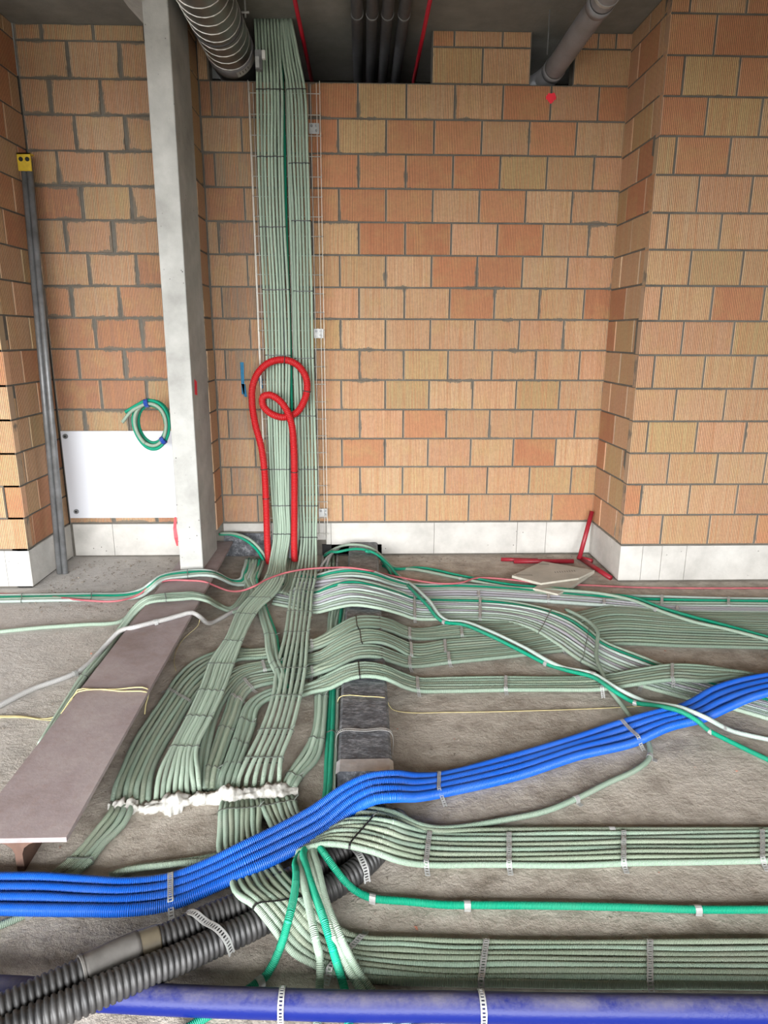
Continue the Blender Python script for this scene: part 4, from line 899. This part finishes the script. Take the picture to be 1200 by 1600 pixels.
# ------------------------------------------------------------------ leaning steel tubes with yellow bracket
sp = empty('steel_props', (-2.0, 4.4, 0), 'pair of long galvanised tubes leaning in the left niche corner', 'pole')
sp.name = 'steel_prop'
for bx, tx, w in ((-2.022, -2.052, ''), (-1.985, -2.018, '')):
    g = Geo(); g.tube([(bx, 4.36, .003), (tx, 4.60, 2.56)], .0185, 12); g.build('steel_tube', M['steel_dull'], sp, True)
g = Geo(); g.box((-2.076, 4.574, 2.50), (-1.996, 4.582, 2.60)); g.box((-2.076, 4.574, 2.592), (-1.996, 4.625, 2.60)); g.build('yellow_bracket', M['yellow'], sp)
for x in (-2.054, -2.016):
    g = Geo(); g.tube([(x, 4.572, 2.565), (x, 4.576, 2.565)], .013, 12); g.build('bolt_hole', M['dark'], sp)
# ------------------------------------------------------------------ white panel
wp = empty('white_panel', (-1.68, WALL_Y-.02, .3), 'white board screwed low on the niche wall beside the column', 'panel')
g = Geo(); g.box((-2.056, WALL_Y-.034, .297), (-1.25, WALL_Y-.016, .908)); g.build('board', M['white_board'], wp)
for x, z in ((-2.025, .873), (-2.008, .345)):
    g = Geo(); g.tube([(x, WALL_Y-.043, z), (x, WALL_Y-.034, z)], .017, 14); s_ = g.build('screw_washer', M['steel_dull'], wp)
    g = Geo(); g.tube([(x, WALL_Y-.046, z), (x, WALL_Y-.043, z)], .007, 10); g.build('screw_head', M['dark'], s_)
# ------------------------------------------------------------------ hose coil hanging on the column's left side
cc = empty('conduit_coil', wl(237,663,4.42), 'small coil of green and pale conduit hanging at the column left side', 'coil')
def coil(rx, rz, turns, mat, off, tail, ph):
    ctr = wl(236, 663, 4.40); pts = []
    for i in range(int(turns*28)+1):
        a = ph+2*math.pi*i/28; wob = 1+.06*math.sin(3*a+off*9)*(i % 56)/56
        pts.append(ctr+np.array([rx*math.cos(a)*wob, off+.012*math.sin(a*.5)+i*.0004, rz*math.sin(a)*wob]))
    if tail: pts = [tail[0], tail[1]]+pts
    P, _ = spline(pts, .02); v, f, a = tube_geo(P, .0108, 8); return mesh_obj('coil_turn', v, f, M[mat], cc, True, a)
up = math.radians(100)
coil(.112, .155, 2.0, 'green', 0, (wl(196,644,4.38), wl(212,634,4.38)), up)
coil(.097, .135, 1.4, 'pale', -.015, (wl(191,660,4.36), wl(206,642,4.37)), up)
coil(.088, .120, 1.0, 'green', .012, None, 0.)
for px, py, an in ((229,630,.2),(255,688,.6)):
    p = wl(px, py, 4.39); g = Geo(); d = np.array([math.cos(an), 0, math.sin(an)])*.012
    g.tube([p-d, p+d], .027, 8); g.build('tape_wrap', M['bluetape'], cc)
# ------------------------------------------------------------------ marks and flagging tape
def splat(c, rx, rz, name, n=26, seed=1, nrm='y', rough=.35):
    rr = random.Random(seed); g = Geo(); v = [c]
    for i in range(n):
        a = 2*math.pi*i/n; k = 1-rough*rr.random(); v.append(c+np.array([rx*k*math.cos(a), 0, rz*k*math.sin(a)]))
    g.add(v, [(0, i+1, (i+1) % n+1) for i in range(n)]); return g
c = wl(861, 153, WALL_Y-.008); g = splat(c, .034, .036, 'spray_dot', seed=4); o = g.build('spray_dot', M['red_mark']); o.parent = wb; o.matrix_parent_inverse = wb.matrix_world.inverted() if False else Matrix.Translation(-Vector(wb.location))
for pts in ([(378,566),(380,616)], [(380,600),(384,620)], [(404,574),(409,607)]):
    g = Geo(); A = wl(*pts[0], WALL_Y-.009); B = wl(*pts[1], WALL_Y-.009); w = .012
    g.add([A+np.array([-w, 0, 0]), A+np.array([w, 0, 0]), B+np.array([w*.8, 0, 0]), B+np.array([-w*.8, 0, 0])], [(0, 1, 2, 3)])
    o = g.build('chalk_mark', M['blue_mark']); o.parent = wb; o.matrix_parent_inverse = Matrix.Translation(-Vector(wb.location))
g = Geo(); x = -1.0025; A = np.array([x, 4.16, 1.30]); 
g.add([(x+.002, 4.14, 1.20), (x+.002, 4.20, 1.19), (x+.002, 4.21, 1.27), (x+.002, 4.15, 1.29)], [(0, 1, 2, 3)]); g.build('red_mark', M['red_mark'], col)
pts = [wl(274,808,4.3), wl(273,825,4.3), wl(275,840,4.29), wl(277,853,4.3)]
g = Geo()
ws = [.006, .010, .012, .004]
v = []
for p, w in zip(pts, ws): v += [p+np.array([-w, 0, 0]), p+np.array([w, .004, 0])]
g.add(v, [(2*i, 2*i+1, 2*i+3, 2*i+2) for i in range(3)]); o = g.build('flagging_tape', M['pink']); md = o.modifiers.new('t', 'SOLIDIFY'); md.thickness = .001
tag(o, 'short pink red flagging tape dangling left of the column foot', 'tape')
# ------------------------------------------------------------------ crimson tubes in the right corner
def rtube(A, B, r, label):
    g = Geo(); A = np.array(A, float); B = np.array(B, float); g.tube([A, B], r, 12)
    tag(g.build('plastic_tube', M['darkred'], None, True), label, 'tube', 'crimson tubes in the right corner')
rtube(wl(925,799,4.655), fl(905,873,.02), .0155, 'crimson tube leaning upright in the right wall corner')
rtube(fl(783,874,.014), fl(840,875,.014), .0135, 'crimson tube on the floor, left end piece along the wall')
rtube(fl(803,877,.018), fl(896,877,.018), .0165, 'thicker crimson tube lying along the wall behind the cement boards')
rtube(fl(908,873,.016), fl(954,903,.016), .0155, 'crimson tube lying along the foot of the right return wall')
rtube(fl(903,871,.02), fl(925,877,.02), .0165, 'short crimson tube stub in the right corner')
# ------------------------------------------------------------------ cement boards
def slab(pix, z0, z1, label):
    pts = [fl(x, y, z1)[:2] for x, y in pix]
    ar = sum(pts[i][0]*pts[(i+1) % len(pts)][1]-pts[(i+1) % len(pts)][0]*pts[i][1] for i in range(len(pts)))
    if ar < 0: pts = pts[::-1]
    c = np.mean(pts, axis=0); e = empty('cement_board', (c[0], c[1], z0), label, 'board', 'cement board offcuts')
    n = len(pts); g = Geo(); g.prism(pts, z0+.0015, z1-.0004); g.build('board_core', M['board_edge'], e)
    g = Geo(); g.prism(pts, z1-.0004, z1); g.build('board_face', M['cement_board'], e)
    return e
s1 = slab([(800,899),(848,877),(929,891),(904,903),(845,911)], .028, .046, 'larger grey cement board offcut lying near the right corner, rear one')
s2 = slab([(833,919),(845,911),(904,902),(929,891.5),(895,915),(872,928)], .012, .034, 'front cement board offcut with a pale broken edge')
g = Geo()
for x0, y0, x1, y1, n in ((806,897,832,897.5,9),(842,880,858,881,6),(866,893,900,890.5,9)):
    for i in range(n):
        t = i/n; a = fl(x0+(x1-x0)*t, y0+(y1-y0)*t, .0466); b = fl(x0+(x1-x0)*t+2, y0+(y1-y0)*t+2.2, .0466); c2 = np.array([.004, 0, 0])
        g.add([a, a+c2, b+c2, b], [(0, 1, 2, 3)])
g.build('printed_marks', M['tie'], s1)
# ------------------------------------------------------------------ debris
g = Geo(); g2 = Geo()
def chip(G, c, s):
    v = [(c[0]+s*rnd.uniform(-1, 1), c[1]+s*rnd.uniform(-1, 1), max(.0, c[2]+s*rnd.uniform(-.2, .8))) for _ in range(5)]
    G.add(v, [(0, 1, 2), (0, 2, 3), (0, 3, 4), (1, 2, 4), (2, 3, 4), (0, 1, 4)])
for _ in range(1500):
    x, y = rnd.uniform(-2.0, 2.4), rnd.uniform(1.2, 4.0)
    chip(g if rnd.random() < .93 else g2, (x, y, .001), rnd.choice([.003, .003, .004, .005, .007]))
for _ in range(500):
    x, y = rnd.uniform(-2.0, -1.25), rnd.uniform(3.7, 4.65); chip(g, (x, y, .001), rnd.choice([.003, .005, .008, .012]))
for _ in range(120):
    x, y = rnd.uniform(.1, 1.65), rnd.uniform(4.55, 4.7); chip(g, (x, y, .001), rnd.choice([.003, .006, .009]))
tag(g.build('rubble_crumbs', M['rubble']), 'grey crumbs of mortar and dirt scattered on the floor', 'rubble', kind='stuff')
tag(g2.build('brick_crumbs', M['brickchip']), 'reddish brick crumbs scattered on the floor', 'rubble', kind='stuff')
